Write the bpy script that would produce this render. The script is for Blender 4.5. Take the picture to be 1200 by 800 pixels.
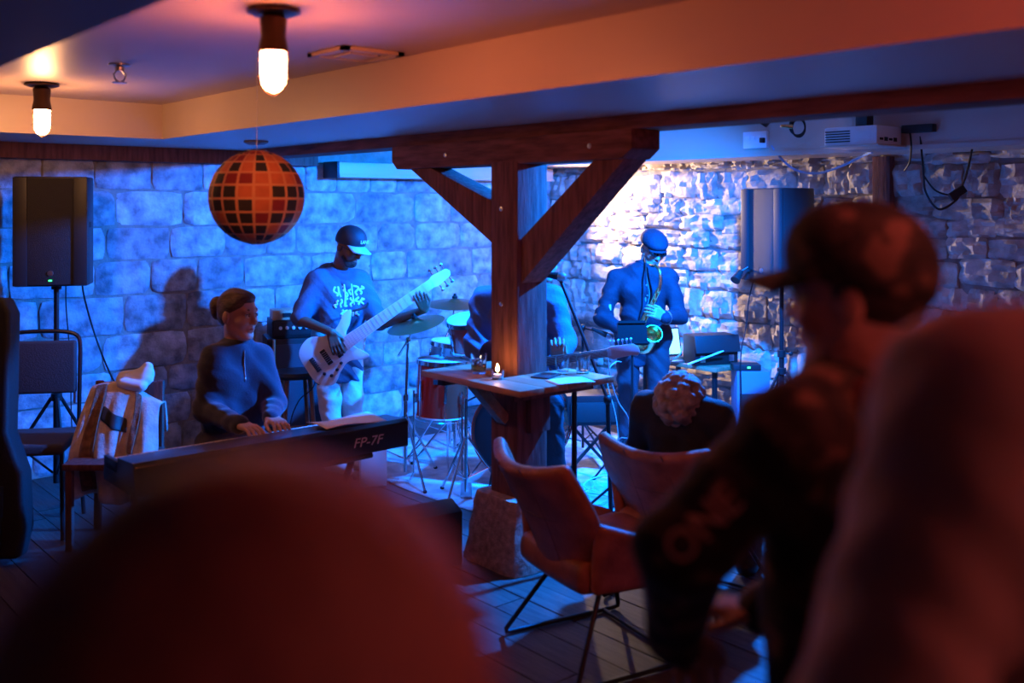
import bpy, bmesh, math, random
import numpy as np
from mathutils import Vector, Matrix

# ---------------------------------------------------------------- camera, world, exposure
# world axes follow the room: +x = across the stage bay, +y = along the timber beam
scene = bpy.context.scene
for o in list(bpy.data.objects):
    bpy.data.objects.remove(o, do_unlink=True)
YAW = math.radians(40.6)
EYE = 1.80            # camera height in metres
FPX = 1167.0          # focal length in pixels of the 1200 px wide frame (35 mm lens)
HZN = 240.0           # row of the horizon
cam_data = bpy.data.cameras.new('camera')
cam = bpy.data.objects.new('camera', cam_data)
scene.collection.objects.link(cam)
cam.location = (0, 0, EYE)
cam.rotation_euler = (math.pi / 2, 0, -YAW)
cam_data.sensor_fit = 'HORIZONTAL'
cam_data.sensor_width = 36.0
cam_data.lens = 35.0
cam_data.shift_y = -(400 - HZN) / 1200.0
cam_data.clip_start = 0.02
cam_data.dof.use_dof = True
cam_data.dof.focus_distance = 6.3
cam_data.dof.aperture_fstop = 1.45
scene.camera = cam
vs = scene.view_settings
vs.view_transform = 'Standard'
vs.look = 'None'
vs.gamma = 1.0
vs.use_curve_mapping = False
vs.exposure = 0.0
world = bpy.data.worlds.new('cellar_dark')
scene.world = world
world.use_nodes = True
bg = world.node_tree.nodes['Background']
bg.inputs[0].default_value = (0.25, 0.3, 0.5, 1)
bg.inputs[1].default_value = 0.004

# ---------------------------------------------------------------- frames and helpers
FWD = Vector((math.sin(YAW), math.cos(YAW), 0))
RGT = Vector((math.cos(YAW), -math.sin(YAW), 0))
UP = Vector((0, 0, 1))

def at(px, py, d):
    """point in the room seen at a pixel, d metres in front of the camera"""
    return FWD * d + RGT * ((px - 600) / FPX * d) + UP * (EYE - (py - HZN) / FPX * d)

def floor_at(px, d, z=0.0):
    p = FWD * d + RGT * ((px - 600) / FPX * d)
    return Vector((p.x, p.y, z))

def cv(x, y, z=0.0):
    return RGT * x + FWD * y + UP * z

def lerp(a, b, t):
    return a + (b - a) * t

COL = scene.collection
def tag(o, label=None, cat=None, group=None, kind=None):
    if label: o['label'] = label
    if cat: o['category'] = cat
    if group: o['group'] = group
    if kind: o['kind'] = kind
    return o

def thing(name, loc, label, cat, group=None):
    o = bpy.data.objects.new(name, None)
    o.empty_display_size = 0.1
    o.location = loc
    COL.objects.link(o)
    return tag(o, label, cat, group)

def root_loc(o):
    p = Vector((0, 0, 0))
    while o is not None:
        p = p + Vector(o.location)
        o = o.parent
    return p

def copy_tree(o, parent=None):
    c = o.copy()
    COL.objects.link(c)
    c.parent = parent
    for ch in list(o.children):
        copy_tree(ch, c)
    return c

def frame(o, x=None, y=None, z=None):
    """4x4 with origin o; give two axes, the third is their cross product"""
    if z is None: z = x.cross(y)
    elif y is None: y = z.cross(x)
    elif x is None: x = y.cross(z)
    x, y, z = x.normalized(), y.normalized(), z.normalized()
    return Matrix(((x.x, y.x, z.x, o.x), (x.y, y.y, z.y, o.y), (x.z, y.z, z.z, o.z), (0, 0, 0, 1)))

def yawm(loc, a):
    return Matrix.Translation(loc) @ Matrix.Rotation(a, 4, 'Z')

def perp(d):
    a = UP if abs(d.normalized().z) < 0.9 else Vector((1, 0, 0))
    x = d.cross(a).normalized()
    return x, d.normalized().cross(x).normalized()

class MB:
    """collects primitives in room coordinates and links them as one mesh"""
    def __init__(self, xf=None):
        self.v, self.f, self.mi, self.xf = [], [], [], xf
    def add(self, vs_, fs_, mi=0, xf=None):
        n = len(self.v)
        m = self.xf
        if xf is not None:
            m = xf if m is None else m @ xf
        for p in vs_:
            p = Vector(p)
            self.v.append(m @ p if m is not None else p)
        for f in fs_:
            self.f.append([n + i for i in f]); self.mi.append(mi)
        return self
    def box(self, c, s, rot=None, mi=0, taper=1.0):
        x, y, z = s[0] / 2, s[1] / 2, s[2] / 2
        vv = [Vector((a * x * (taper if k > 0 else 1), b * y * (taper if k > 0 else 1), k * z))
              for k in (-1, 1) for b in (-1, 1) for a in (-1, 1)]
        if rot is not None: vv = [rot @ q for q in vv]
        vv = [q + Vector(c) for q in vv]
        return self.add(vv, [(0, 2, 3, 1), (4, 5, 7, 6), (0, 1, 5, 4), (2, 6, 7, 3), (0, 4, 6, 2), (1, 3, 7, 5)], mi)
    def bar(self, a, b, w, h, upv=UP, mi=0):
        a, b = Vector(a), Vector(b)
        d = (b - a).normalized()
        x = d.cross(upv)
        if x.length < 1e-5: x = perp(d)[0]
        x.normalize(); y = x.cross(d).normalized()
        vv = []
        for p in (a, b):
            for sx, sy in ((-1, -1), (1, -1), (1, 1), (-1, 1)):
                vv.append(p + x * (sx * w / 2) + y * (sy * h / 2))
        return self.add(vv, [(0, 1, 2, 3)[::-1], (4, 5, 6, 7), (0, 1, 5, 4), (1, 2, 6, 5), (2, 3, 7, 6), (3, 0, 4, 7)], mi)
    def tube(self, pts, r, n=8, mi=0, closed=False, caps=True):
        pts = [Vector(p) for p in pts]
        m = len(pts)
        rs = [r] * m if not hasattr(r, '__len__') else r
        vv, ff = [], []
        prev = None
        for i, p in enumerate(pts):
            if closed: t = pts[(i + 1) % m] - pts[i - 1]
            elif i == 0: t = pts[1] - p
            elif i == m - 1: t = p - pts[i - 1]
            else: t = (pts[i + 1] - p).normalized() + (p - pts[i - 1]).normalized()
            if t.length < 1e-9: t = Vector((0, 0, 1))
            t.normalize()
            if prev is None: x = perp(t)[0]
            else:
                x = prev - t * prev.dot(t)
                if x.length < 1e-6: x = perp(t)[0]
                x.normalize()
            y = t.cross(x)
            prev = x
            for k in range(n):
                a = 2 * math.pi * k / n
                vv.append(p + (x * math.cos(a) + y * math.sin(a)) * rs[i])
        for i in range(m if closed else m - 1):
            j = (i + 1) % m
            for k in range(n):
                l = (k + 1) % n
                ff.append((i * n + k, i * n + l, j * n + l, j * n + k))
        if caps and not closed:
            ff.append(tuple(range(n))[::-1]); ff.append(tuple(range((m - 1) * n, m * n)))
        return self.add(vv, ff, mi)
    def lathe(self, prof, o=(0, 0, 0), axis=UP, n=24, mi=0, cap=False):
        o = Vector(o); axis = Vector(axis).normalized()
        x, y = perp(axis)
        vv, ff = [], []
        for (r, h) in prof:
            for k in range(n):
                a = 2 * math.pi * k / n
                vv.append(o + axis * h + (x * math.cos(a) + y * math.sin(a)) * max(r, 1e-4))
        for i in range(len(prof) - 1):
            for k in range(n):
                l = (k + 1) % n
                ff.append((i * n + k, i * n + l, (i + 1) * n + l, (i + 1) * n + k))
        if cap:
            ff.append(tuple(range(n))[::-1]); m = len(prof) - 1
            ff.append(tuple(range(m * n, (m + 1) * n)))
        return self.add(vv, ff, mi)
    def prism(self, outline, t, xf=None, mi=0):
        """2-D outline in the xy plane of xf, from z=0 to z=t"""
        n = len(outline)
        vv = [(x, y, 0) for x, y in outline] + [(x, y, t) for x, y in outline]
        ff = [tuple(range(n))[::-1], tuple(range(n, 2 * n))]
        for i in range(n):
            j = (i + 1) % n
            ff.append((i, j, n + j, n + i))
        return self.add(vv, ff, mi, xf)
    def ell(self, c, r, xf=None, nu=16, nv=10, mi=0):
        vv, ff = [], []
        for i in range(nv + 1):
            th = math.pi * i / nv
            for k in range(nu):
                a = 2 * math.pi * k / nu
                vv.append((c[0] + r[0] * math.sin(th) * math.cos(a), c[1] + r[1] * math.sin(th) * math.sin(a), c[2] + r[2] * math.cos(th)))
        for i in range(nv):
            for k in range(nu):
                l = (k + 1) % nu
                ff.append((i * nu + k, (i + 1) * nu + k, (i + 1) * nu + l, i * nu + l))
        return self.add(vv, ff, mi, xf)
    def grid(self, fn, nu, nv, mi=0):
        vv, ff = [], []
        for j in range(nv + 1):
            for i in range(nu + 1):
                vv.append(fn(i / nu, j / nv))
        for j in range(nv):
            for i in range(nu):
                a = j * (nu + 1) + i
                ff.append((a, a + 1, a + nu + 2, a + nu + 1))
        return self.add(vv, ff, mi)
    def build(self, name, mats, parent=None, smooth=True, bev=0.0, seg=2, thick=0.0, sub=0, weld=False):
        if not isinstance(mats, (list, tuple)): mats = [mats]
        if parent is not None: org = root_loc(parent)
        else:
            lo = [min(p[i] for p in self.v) for i in range(3)]; hi = [max(p[i] for p in self.v) for i in range(3)]
            org = Vector(((lo[0] + hi[0]) / 2, (lo[1] + hi[1]) / 2, lo[2]))
        me = bpy.data.meshes.new(name)
        me.from_pydata([p - org for p in self.v], [], self.f)
        for m in mats: me.materials.append(m)
        me.polygons.foreach_set('material_index', self.mi)
        if bev > 0 or weld or sub:
            bm = bmesh.new(); bm.from_mesh(me)
            if weld: bmesh.ops.remove_doubles(bm, verts=bm.verts, dist=1e-5)
            if bev > 0:
                bm.normal_update()
                es = [e for e in bm.edges if len(e.link_faces) == 2 and e.calc_face_angle(0) > 0.5]
                bmesh.ops.bevel(bm, geom=es, offset=bev, segments=seg, profile=0.6, affect='EDGES', clamp_overlap=True)
            bm.to_mesh(me); bm.free()
        if smooth:
            me.shade_smooth()
            me.set_sharp_from_angle(angle=math.radians(42))
        o = bpy.data.objects.new(name, me)
        COL.objects.link(o)
        if parent is not None: o.parent = parent
        else: o.location = org
        if thick:
            md = o.modifiers.new('thickness', 'SOLIDIFY'); md.thickness = thick; md.offset = 0
        if sub:
            md = o.modifiers.new('subdiv', 'SUBSURF'); md.levels = sub; md.render_levels = sub
        return o

def spline(pts, n=8):
    """Catmull-Rom through the points"""
    pts = [Vector(p) for p in pts]
    out = []
    for i in range(len(pts) - 1):
        p0 = pts[max(i - 1, 0)]; p1 = pts[i]; p2 = pts[i + 1]; p3 = pts[min(i + 2, len(pts) - 1)]
        for k in range(n):
            t = k / n
            out.append(0.5 * ((2 * p1) + (p2 - p0) * t + (2 * p0 - 5 * p1 + 4 * p2 - p3) * t * t + (3 * p1 - p0 - 3 * p2 + p3) * t ** 3))
    out.append(pts[-1])
    return out

def text_mb(mb, s, size, xf, depth=0.002, shear=0.0, align='CENTER', mi=0, xscale=1.0):
    c = bpy.data.curves.new('lettering', 'FONT')
    c.body = s; c.size = size; c.extrude = depth / 2; c.align_x = align; c.align_y = 'CENTER'; c.shear = shear
    c.resolution_u = 3
    o = bpy.data.objects.new('lettering', c); COL.objects.link(o)
    dg = bpy.context.evaluated_depsgraph_get(); dg.update()
    me = bpy.data.meshes.new_from_object(o.evaluated_get(dg))
    mb.add([(v.co.x * xscale, v.co.y, v.co.z) for v in me.vertices], [tuple(p.vertices) for p in me.polygons], mi, xf)
    bpy.data.objects.remove(o, do_unlink=True); bpy.data.curves.remove(c); bpy.data.meshes.remove(me)
    return mb

# ---------------------------------------------------------------- materials
MATS = {}
def mat(name, col, rough=0.6, metal=0.0, var=0.0, vscale=8.0, bump=0.0, bscale=40.0, detail=4.0, emit=None, estr=0.0,
        trans=0.0, ior=1.45, coat=0.0, sheen=0.0, stretch=None, obj_var=0.0, col2=None, spec=0.5, wave=None, wpos=False):
    if name in MATS: return MATS[name]
    m = bpy.data.materials.new(name); m.use_nodes = True
    nt = m.node_tree; b = nt.nodes['Principled BSDF']; L = nt.links
    b.inputs['Base Color'].default_value = (*col, 1)
    b.inputs['Roughness'].default_value = rough
    b.inputs['Metallic'].default_value = metal
    b.inputs['IOR'].default_value = ior
    b.inputs['Specular IOR Level'].default_value = spec
    if trans: b.inputs['Transmission Weight'].default_value = trans
    if coat: b.inputs['Coat Weight'].default_value = coat
    if sheen: b.inputs['Sheen Weight'].default_value = sheen
    if emit:
        b.inputs['Emission Color'].default_value = (*emit, 1)
        b.inputs['Emission Strength'].default_value = estr
    tc = None
    if var or bump or obj_var or wave:
        tc = nt.nodes.new('ShaderNodeTexCoord'); mp = nt.nodes.new('ShaderNodeMapping')
        if stretch: mp.inputs['Scale'].default_value = stretch
        if wpos:
            ge = nt.nodes.new('ShaderNodeNewGeometry'); L.new(ge.outputs['Position'], mp.inputs['Vector'])
        else: L.new(tc.outputs['Object'], mp.inputs['Vector'])
        if obj_var or var:
            oi = nt.nodes.new('ShaderNodeObjectInfo')
            av = nt.nodes.new('ShaderNodeVectorMath'); av.operation = 'ADD'
            mu = nt.nodes.new('ShaderNodeMath'); mu.operation = 'MULTIPLY'; mu.inputs[1].default_value = 37.0
            L.new(oi.outputs['Random'], mu.inputs[0]); L.new(mp.outputs[0], av.inputs[0]); L.new(mu.outputs[0], av.inputs[1])
            vec = av.outputs[0]
        else: vec = mp.outputs[0]
        colout = None
        if var:
            nz = nt.nodes.new('ShaderNodeTexNoise'); nz.inputs['Scale'].default_value = vscale; nz.inputs['Detail'].default_value = detail
            L.new(vec, nz.inputs['Vector'])
            mx = nt.nodes.new('ShaderNodeMix'); mx.data_type = 'RGBA'
            c2 = col2 if col2 else tuple(min(1, c * (1 + var)) for c in col)
            mx.inputs[6].default_value = (*[c * (1 - var) for c in col], 1) if not col2 else (*col, 1)
            mx.inputs[7].default_value = (*c2, 1)
            rp = nt.nodes.new('ShaderNodeMapRange'); rp.inputs[1].default_value = 0.32; rp.inputs[2].default_value = 0.68
            L.new(nz.outputs['Fac'], rp.inputs[0]); L.new(rp.outputs[0], mx.inputs[0])
            colout = mx.outputs[2]
        if obj_var:
            hs = nt.nodes.new('ShaderNodeHueSaturation')
            mr = nt.nodes.new('ShaderNodeMapRange'); mr.inputs[3].default_value = 1 - obj_var; mr.inputs[4].default_value = 1 + obj_var
            L.new(oi.outputs['Random'], mr.inputs[0]); L.new(mr.outputs[0], hs.inputs['Value'])
            if colout: L.new(colout, hs.inputs['Color'])
            else: hs.inputs['Color'].default_value = (*col, 1)
            colout = hs.outputs[0]
        if colout: L.new(colout, b.inputs['Base Color'])
        if bump:
            n2 = nt.nodes.new('ShaderNodeTexNoise'); n2.inputs['Scale'].default_value = bscale; n2.inputs['Detail'].default_value = 8; n2.inputs['Roughness'].default_value = 0.6
            L.new(vec, n2.inputs['Vector'])
            bp = nt.nodes.new('ShaderNodeBump'); bp.inputs['Strength'].default_value = bump; bp.inputs['Distance'].default_value = 0.02
            L.new(n2.outputs['Fac'], bp.inputs['Height']); L.new(bp.outputs[0], b.inputs['Normal'])
        if wave:
            w = nt.nodes.new('ShaderNodeTexWave'); w.inputs['Scale'].default_value = wave[0]; w.inputs['Distortion'].default_value = wave[2]
            w.inputs['Detail'].default_value = 3; w.bands_direction = wave[3] if len(wave) > 3 else 'X'
            L.new(vec, w.inputs['Vector'])
            bp = nt.nodes.new('ShaderNodeBump'); bp.inputs['Strength'].default_value = wave[1]; bp.inputs['Distance'].default_value = 0.01
            L.new(w.outputs['Fac'], bp.inputs['Height']); L.new(bp.outputs[0], b.inputs['Normal'])
    MATS[name] = m
    return m

STONE_A = mat('pale_ashlar_stone', (0.33, 0.36, 0.40), 0.92, var=0.5, vscale=10, bump=1.0, bscale=15, obj_var=0.28, detail=10, spec=0.2, wpos=True)
STONE_B = mat('rough_rubble_stone', (0.50, 0.45, 0.38), 0.92, var=0.3, vscale=11, bump=1.0, bscale=14, obj_var=0.2, detail=10, spec=0.2, wpos=True)
MORTAR = mat('lime_mortar', (0.26, 0.24, 0.21), 0.95, var=0.2, vscale=12, bump=0.6, bscale=30, spec=0.2)
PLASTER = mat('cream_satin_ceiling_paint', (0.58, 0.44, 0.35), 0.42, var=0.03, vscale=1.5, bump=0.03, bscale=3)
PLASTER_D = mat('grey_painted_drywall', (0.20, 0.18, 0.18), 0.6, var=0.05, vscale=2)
TIMBER = mat('dark_stained_timber', (0.16, 0.066, 0.056), 0.8, var=0.35, vscale=6, bump=0.25, bscale=14, stretch=(6, 6, 0.8), spec=0.2)
TIMBER_H = mat('dark_stained_timber_long', (0.16, 0.066, 0.056), 0.8, var=0.35, vscale=6, bump=0.25, bscale=14, stretch=(6, 0.8, 6), spec=0.2)
TABLEWOOD = mat('worn_oak_tabletop', (0.36, 0.19, 0.10), 0.45, var=0.3, vscale=5, bump=0.12, bscale=20, stretch=(7, 0.9, 7))
PLANK = mat('old_floor_plank', (0.075, 0.056, 0.046), 0.5, var=0.35, vscale=6, bump=0.2, bscale=14, stretch=(7, 0.7, 7), obj_var=0.25)
SLAB = mat('dark_floor_base', (0.02, 0.017, 0.015), 0.9)
BASESTONE = mat('pitted_footing_stone', (0.46, 0.31, 0.23), 0.95, var=0.3, vscale=30, bump=0.9, bscale=45, detail=8, spec=0.2)
RUG = mat('worn_woven_rug', (0.60, 0.60, 0.60), 0.95, var=0.35, vscale=9, bump=0.9, bscale=120, detail=8, sheen=0.3)
BLACK = mat('matt_black_plastic', (0.012, 0.012, 0.013), 0.5)
BLACKMETAL = mat('black_painted_steel', (0.012, 0.012, 0.013), 0.35, spec=0.6)
GRILLE = mat('black_speaker_grille', (0.018, 0.017, 0.019), 0.55, bump=0.4, bscale=260)
SATINBLACK = mat('satin_black_cabinet', (0.022, 0.022, 0.024), 0.5)
CHROME = mat('chrome', (0.75, 0.75, 0.77), 0.16, metal=1.0)
STEEL = mat('dull_steel', (0.5, 0.5, 0.52), 0.35, metal=1.0)
BRASS = mat('lacquered_brass', (0.78, 0.56, 0.24), 0.2, metal=1.0, var=0.1, vscale=20)
BRONZE = mat('cymbal_bronze', (0.42, 0.30, 0.15), 0.38, metal=1.0, bump=0.1, bscale=60)
WHITE = mat('white_plastic', (0.75, 0.75, 0.75), 0.45)
CARD = mat('white_cardboard', (0.78, 0.78, 0.78), 0.8)
PAPER = mat('sheet_paper', (0.82, 0.82, 0.80), 0.85)
LEATHER = mat('worn_tan_leather', (0.30, 0.10, 0.055), 0.42, var=0.35, vscale=9, bump=0.25, bscale=70, detail=6)
LEATHER_D = mat('stitched_leather_seam', (0.14, 0.05, 0.03), 0.5)
REDSHELL = mat('red_drum_lacquer', (0.50, 0.035, 0.02), 0.22, coat=0.6)
DRUMHEAD = mat('coated_drum_head', (0.72, 0.72, 0.70), 0.6)
DRUMBLACK = mat('black_drum_head', (0.02, 0.02, 0.022), 0.35)
GLASS = mat('clear_glass', (0.95, 0.97, 0.97), 0.02, trans=1.0, ior=1.45)
WAX = mat('tea_light_wax', (0.8, 0.72, 0.55), 0.5)
RUBBER = mat('black_rubber_cable', (0.012, 0.012, 0.014), 0.5)
BLUECABLE = mat('pale_blue_cable', (0.30, 0.45, 0.65), 0.45)
GREYCABLE = mat('grey_cable', (0.42, 0.42, 0.44), 0.5)
BASSBODY = mat('pale_bass_finish', (0.62, 0.64, 0.62), 0.22, coat=0.5, var=0.08, vscale=6)
MAPLE = mat('pale_maple_fretboard', (0.82, 0.72, 0.66), 0.4, var=0.06, vscale=10)
LEDGREEN = mat('green_led', (0.02, 0.3, 0.05), 0.4, emit=(0.05, 1.0, 0.25), estr=4)
WIRE = mat('bronze_lamp_metal', (0.07, 0.035, 0.02), 0.4, metal=0.7)

# ---------------------------------------------------------------- smooth bodies from distance fields
from mathutils.bvhtree import BVHTree
SURF = {}
def on_surface(key, p, d, lift=0.002):
    """first hit of the kept surface coming from outside along -d towards p"""
    d = Vector(d).normalized(); h = SURF[key].ray_cast(Vector(p) + d * 0.5, -d)
    return (h[0] if h[0] is not None else Vector(p)) + d * lift
def nv_(p): return np.array((p[0], p[1], p[2]), dtype=np.float32)
def cap(a, b, ra, rb=None, k=0.02, flat=None, ff=1.0):
    return ('cap', nv_(a), nv_(b), ra, ra if rb is None else rb, k, None if flat is None else nv_(flat), ff)
def ell(c, r, fr, k=0.02, cut=False):
    """ellipsoid: fr = (x axis, y axis, z axis) unit vectors"""
    return ('cut' if cut else 'ell', nv_(c), np.array(r, dtype=np.float32), np.array([nv_(a) for a in fr], dtype=np.float32), k)
def half(c, n, k=0.004):
    """cut away everything on the side n points to"""
    return ('half', nv_(c), nv_(n), k)

def sdf_mesh(name, prims, vox, mats, parent, folds=0.0, ffreq=62.0, seed=0.0, mat_fn=None, keep=None):
    lo = np.full(3, 1e9); hi = np.full(3, -1e9)
    boxes = []
    for p in prims:
        if p[0] == 'cap':
            r = max(p[3], p[4]); a = np.minimum(p[1], p[2]) - r; b = np.maximum(p[1], p[2]) + r; k = p[5]
        elif p[0] in ('ell', 'cut'):
            ext = np.sqrt(((p[3] * p[2][:, None]) ** 2).sum(0)); a = p[1] - ext; b = p[1] + ext; k = p[4]
        else: boxes.append(None); continue
        boxes.append((a - k - 3 * vox, b + k + 3 * vox))
        if p[0] != 'cut': lo = np.minimum(lo, a); hi = np.maximum(hi, b)
    lo -= 4 * vox; hi += 4 * vox
    n = np.ceil((hi - lo) / vox).astype(int) + 1
    xs = [(lo[i] + vox * np.arange(n[i])).astype(np.float32) for i in range(3)]
    D = np.full(n, 1.0, dtype=np.float32)
    for p, bx in zip(prims, boxes):
        if bx is None: sl = [slice(0, n[i]) for i in range(3)]
        else:
            i0 = np.clip(np.floor((bx[0] - lo) / vox).astype(int), 0, n); i1 = np.clip(np.ceil((bx[1] - lo) / vox).astype(int) + 1, 0, n)
            if (i1 <= i0).any(): continue
            sl = [slice(i0[i], i1[i]) for i in range(3)]
        X = xs[0][sl[0]][:, None, None]; Y = xs[1][sl[1]][None, :, None]; Z = xs[2][sl[2]][None, None, :]
        S = D[sl[0], sl[1], sl[2]]
        if p[0] == 'cap':
            _, a, b, ra, rb, k, fl, ff = p
            px, py, pz = X - a[0], Y - a[1], Z - a[2]
            ba = b - a
            if fl is not None:
                q = (px * fl[0] + py * fl[1] + pz * fl[2]) * (1 / ff - 1)
                px = px + q * fl[0]; py = py + q * fl[1]; pz = pz + q * fl[2]
                ba = ba + fl * (float(ba @ fl) * (1 / ff - 1))
            L2 = max(float(ba @ ba), 1e-12)
            t = np.clip((px * ba[0] + py * ba[1] + pz * ba[2]) / L2, 0, 1)
            d = np.sqrt((px - t * ba[0]) ** 2 + (py - t * ba[1]) ** 2 + (pz - t * ba[2]) ** 2) - (ra + (rb - ra) * t)
            if fl is not None: d = d * min(1.0, ff)
        elif p[0] in ('ell', 'cut'):
            _, c, r, fr, k = p
            px, py, pz = X - c[0], Y - c[1], Z - c[2]
            q = [(px * fr[i][0] + py * fr[i][1] + pz * fr[i][2]) / r[i] for i in range(3)]
            k0 = np.sqrt(q[0] ** 2 + q[1] ** 2 + q[2] ** 2)
            k1 = np.sqrt((q[0] / r[0]) ** 2 + (q[1] / r[1]) ** 2 + (q[2] / r[2]) ** 2)
            d = k0 * (k0 - 1) / np.maximum(k1, 1e-6)
        else:
            _, c, nn, k = p
            d = -((X - c[0]) * nn[0] + (Y - c[1]) * nn[1] + (Z - c[2]) * nn[2])
        if p[0] in ('cut', 'half'):
            e = -d
            h = np.maximum(k - np.abs(S - e), 0) / k
            S[...] = np.maximum(S, e) + h * h * k * 0.25
        else:
            h = np.maximum(k - np.abs(S - d), 0) / k
            S[...] = np.minimum(S, d) - h * h * k * 0.25
    if folds:
        X = xs[0][:, None, None]; Y = xs[1][None, :, None]; Z = xs[2][None, None, :]
        w1 = np.sin(9 * X + 7 * Z + seed) + np.sin(8 * Y - 6 * Z + 2 * seed) + np.sin(13 * (X - Y) + 5 * Z)
        w2 = np.sin(11 * X - 9 * Y + 3 * Z + 3 * seed)
        a_ = np.sin(ffreq * (0.75 * Z + 0.45 * X - 0.3 * Y) + 1.9 * w1)
        b_ = np.sin(ffreq * 1.35 * (0.55 * X + 0.6 * Y + 0.45 * Z) + 1.6 * w1 + seed)
        nz = (a_ * np.abs(a_)) * (0.6 + 0.4 * w2) + 0.55 * b_ * (0.6 - 0.4 * w2)
        D = D + (folds * nz).astype(np.float32)
    # surface nets
    ins = D < 0
    c = [ins[i:n[0] - 1 + i, j:n[1] - 1 + j, k:n[2] - 1 + k] for i in (0, 1) for j in (0, 1) for k in (0, 1)]
    s = sum(a.astype(np.int8) for a in c)
    cells = np.argwhere((s > 0) & (s < 8))
    idx = np.full([m - 1 for m in n], -1, dtype=np.int32)
    idx[cells[:, 0], cells[:, 1], cells[:, 2]] = np.arange(len(cells))
    acc = np.zeros((len(cells), 3)); cnt = np.zeros(len(cells))
    for ax in range(3):
        o1, o2 = [(1, 2), (0, 2), (0, 1)][ax]
        for p_ in (0, 1):
            for q_ in (0, 1):
                off = [0, 0, 0]; off[o1] = p_; off[o2] = q_
                A = cells + off; of2 = list(off); of2[ax] = 1; B = cells + of2
                da = D[A[:, 0], A[:, 1], A[:, 2]]; db = D[B[:, 0], B[:, 1], B[:, 2]]
                m = (da < 0) != (db < 0)
                t = np.where(m, da / np.where(m, da - db, 1), 0)
                pos = np.repeat(np.array(off, dtype=float)[None, :], len(cells), 0); pos[:, ax] = t
                acc[m] += pos[m]; cnt[m] += 1
    verts = lo + vox * (cells + acc / np.maximum(cnt, 1)[:, None])
    quads = []
    for ax in range(3):
        o1, o2 = [(1, 2), (2, 0), (0, 1)][ax]
        sl0 = [slice(1, n[i] - 1) for i in range(3)]; sl1 = list(sl0)
        sl0[ax] = slice(0, n[ax] - 1); sl1[ax] = slice(1, n[ax])
        a = ins[tuple(sl0)]; b = ins[tuple(sl1)]
        e = np.argwhere(a != b)
        if not len(e): continue
        flip = a[e[:, 0], e[:, 1], e[:, 2]]
        g = e.copy()
        for i in range(3):
            if i != ax: g[:, i] += 1
        def cell(d1, d2):
            h = g.copy(); h[:, o1] -= d1; h[:, o2] -= d2
            return idx[h[:, 0], h[:, 1], h[:, 2]]
        q = np.stack([cell(1, 1), cell(0, 1), cell(0, 0), cell(1, 0)], 1)
        q[~flip] = q[~flip][:, ::-1]
        quads.append(q)
    quads = np.concatenate(quads)
    quads = quads[(quads >= 0).all(1)]
    if keep: SURF[keep] = BVHTree.FromPolygons(verts.tolist(), quads.tolist())
    org = np.array(root_loc(parent)) if parent is not None else np.zeros(3)
    me = bpy.data.meshes.new(name)
    me.vertices.add(len(verts)); me.vertices.foreach_set('co', (verts - org).astype(np.float32).ravel())
    me.loops.add(len(quads) * 4); me.loops.foreach_set('vertex_index', quads.astype(np.int32).ravel())
    me.polygons.add(len(quads)); me.polygons.foreach_set('loop_start', np.arange(0, len(quads) * 4, 4, dtype=np.int32))
    me.update(calc_edges=True)
    if not isinstance(mats, (list, tuple)): mats = [mats]
    for m in mats: me.materials.append(m)
    if mat_fn is not None:
        ctr = verts[quads].mean(1)
        me.polygons.foreach_set('material_index', mat_fn(ctr).astype(np.int32))
    me.shade_smooth()
    o = bpy.data.objects.new(name, me); COL.objects.link(o)
    if parent is not None: o.parent = parent
    return o

# ---------------------------------------------------------------- the cellar: floor, walls, ceiling
X0, X1, Y0, Y1 = -2.6, 6.5, -2.4, 7.0      # room extent
random.seed(4)
def struct(name, mb, m, parent=None, **kw):
    o = mb.build(name, m, parent, **kw)
    if parent is None: o['kind'] = 'structure'
    return o

floor = struct('floor', MB().box(((X0 + X1) / 2, (Y0 + Y1) / 2, -0.06), (X1 - X0 + 0.4, Y1 - Y0 + 0.4, 0.07)), SLAB, smooth=False)
PW, PL = 0.165, 1.25
plank_me = None
rest = MB()
rng = random.Random(11)
ix = 0
x = X0 + PW / 2
nplank = 0
while x < X1:
    y = Y0 - rng.random() * PL
    while y < Y1:
        yc = y + PL / 2
        seen = 0.6 < x < 5.4 and 1.2 < yc < 6.6
        if seen:
            if plank_me is None:
                o = MB().box((0, 0, 0), (PW - 0.006, PL - 0.006, 0.022)).build('plank', PLANK, None, smooth=False)
                plank_me = o.data; o.location = (0, 0, 0)
                for v in plank_me.vertices: v.co.z -= 0.022
                o.parent = floor
            else:
                o = bpy.data.objects.new('plank', plank_me); COL.objects.link(o); o.parent = floor
            o.location = Vector((x, yc, -0.002 + rng.uniform(-0.0015, 0.0015))) - Vector(floor.location)
            nplank += 1
        else:
            ya, yb = max(y, Y0), min(y + PL, Y1)
            if yb - ya > 0.02: rest.box((x, (ya + yb) / 2, -0.013), (PW - 0.006, yb - ya - 0.006, 0.022))
        y += PL
    x += PW
o = rest.build('plank', PLANK, floor, smooth=False); o['kind'] = 'stuff'

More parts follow.
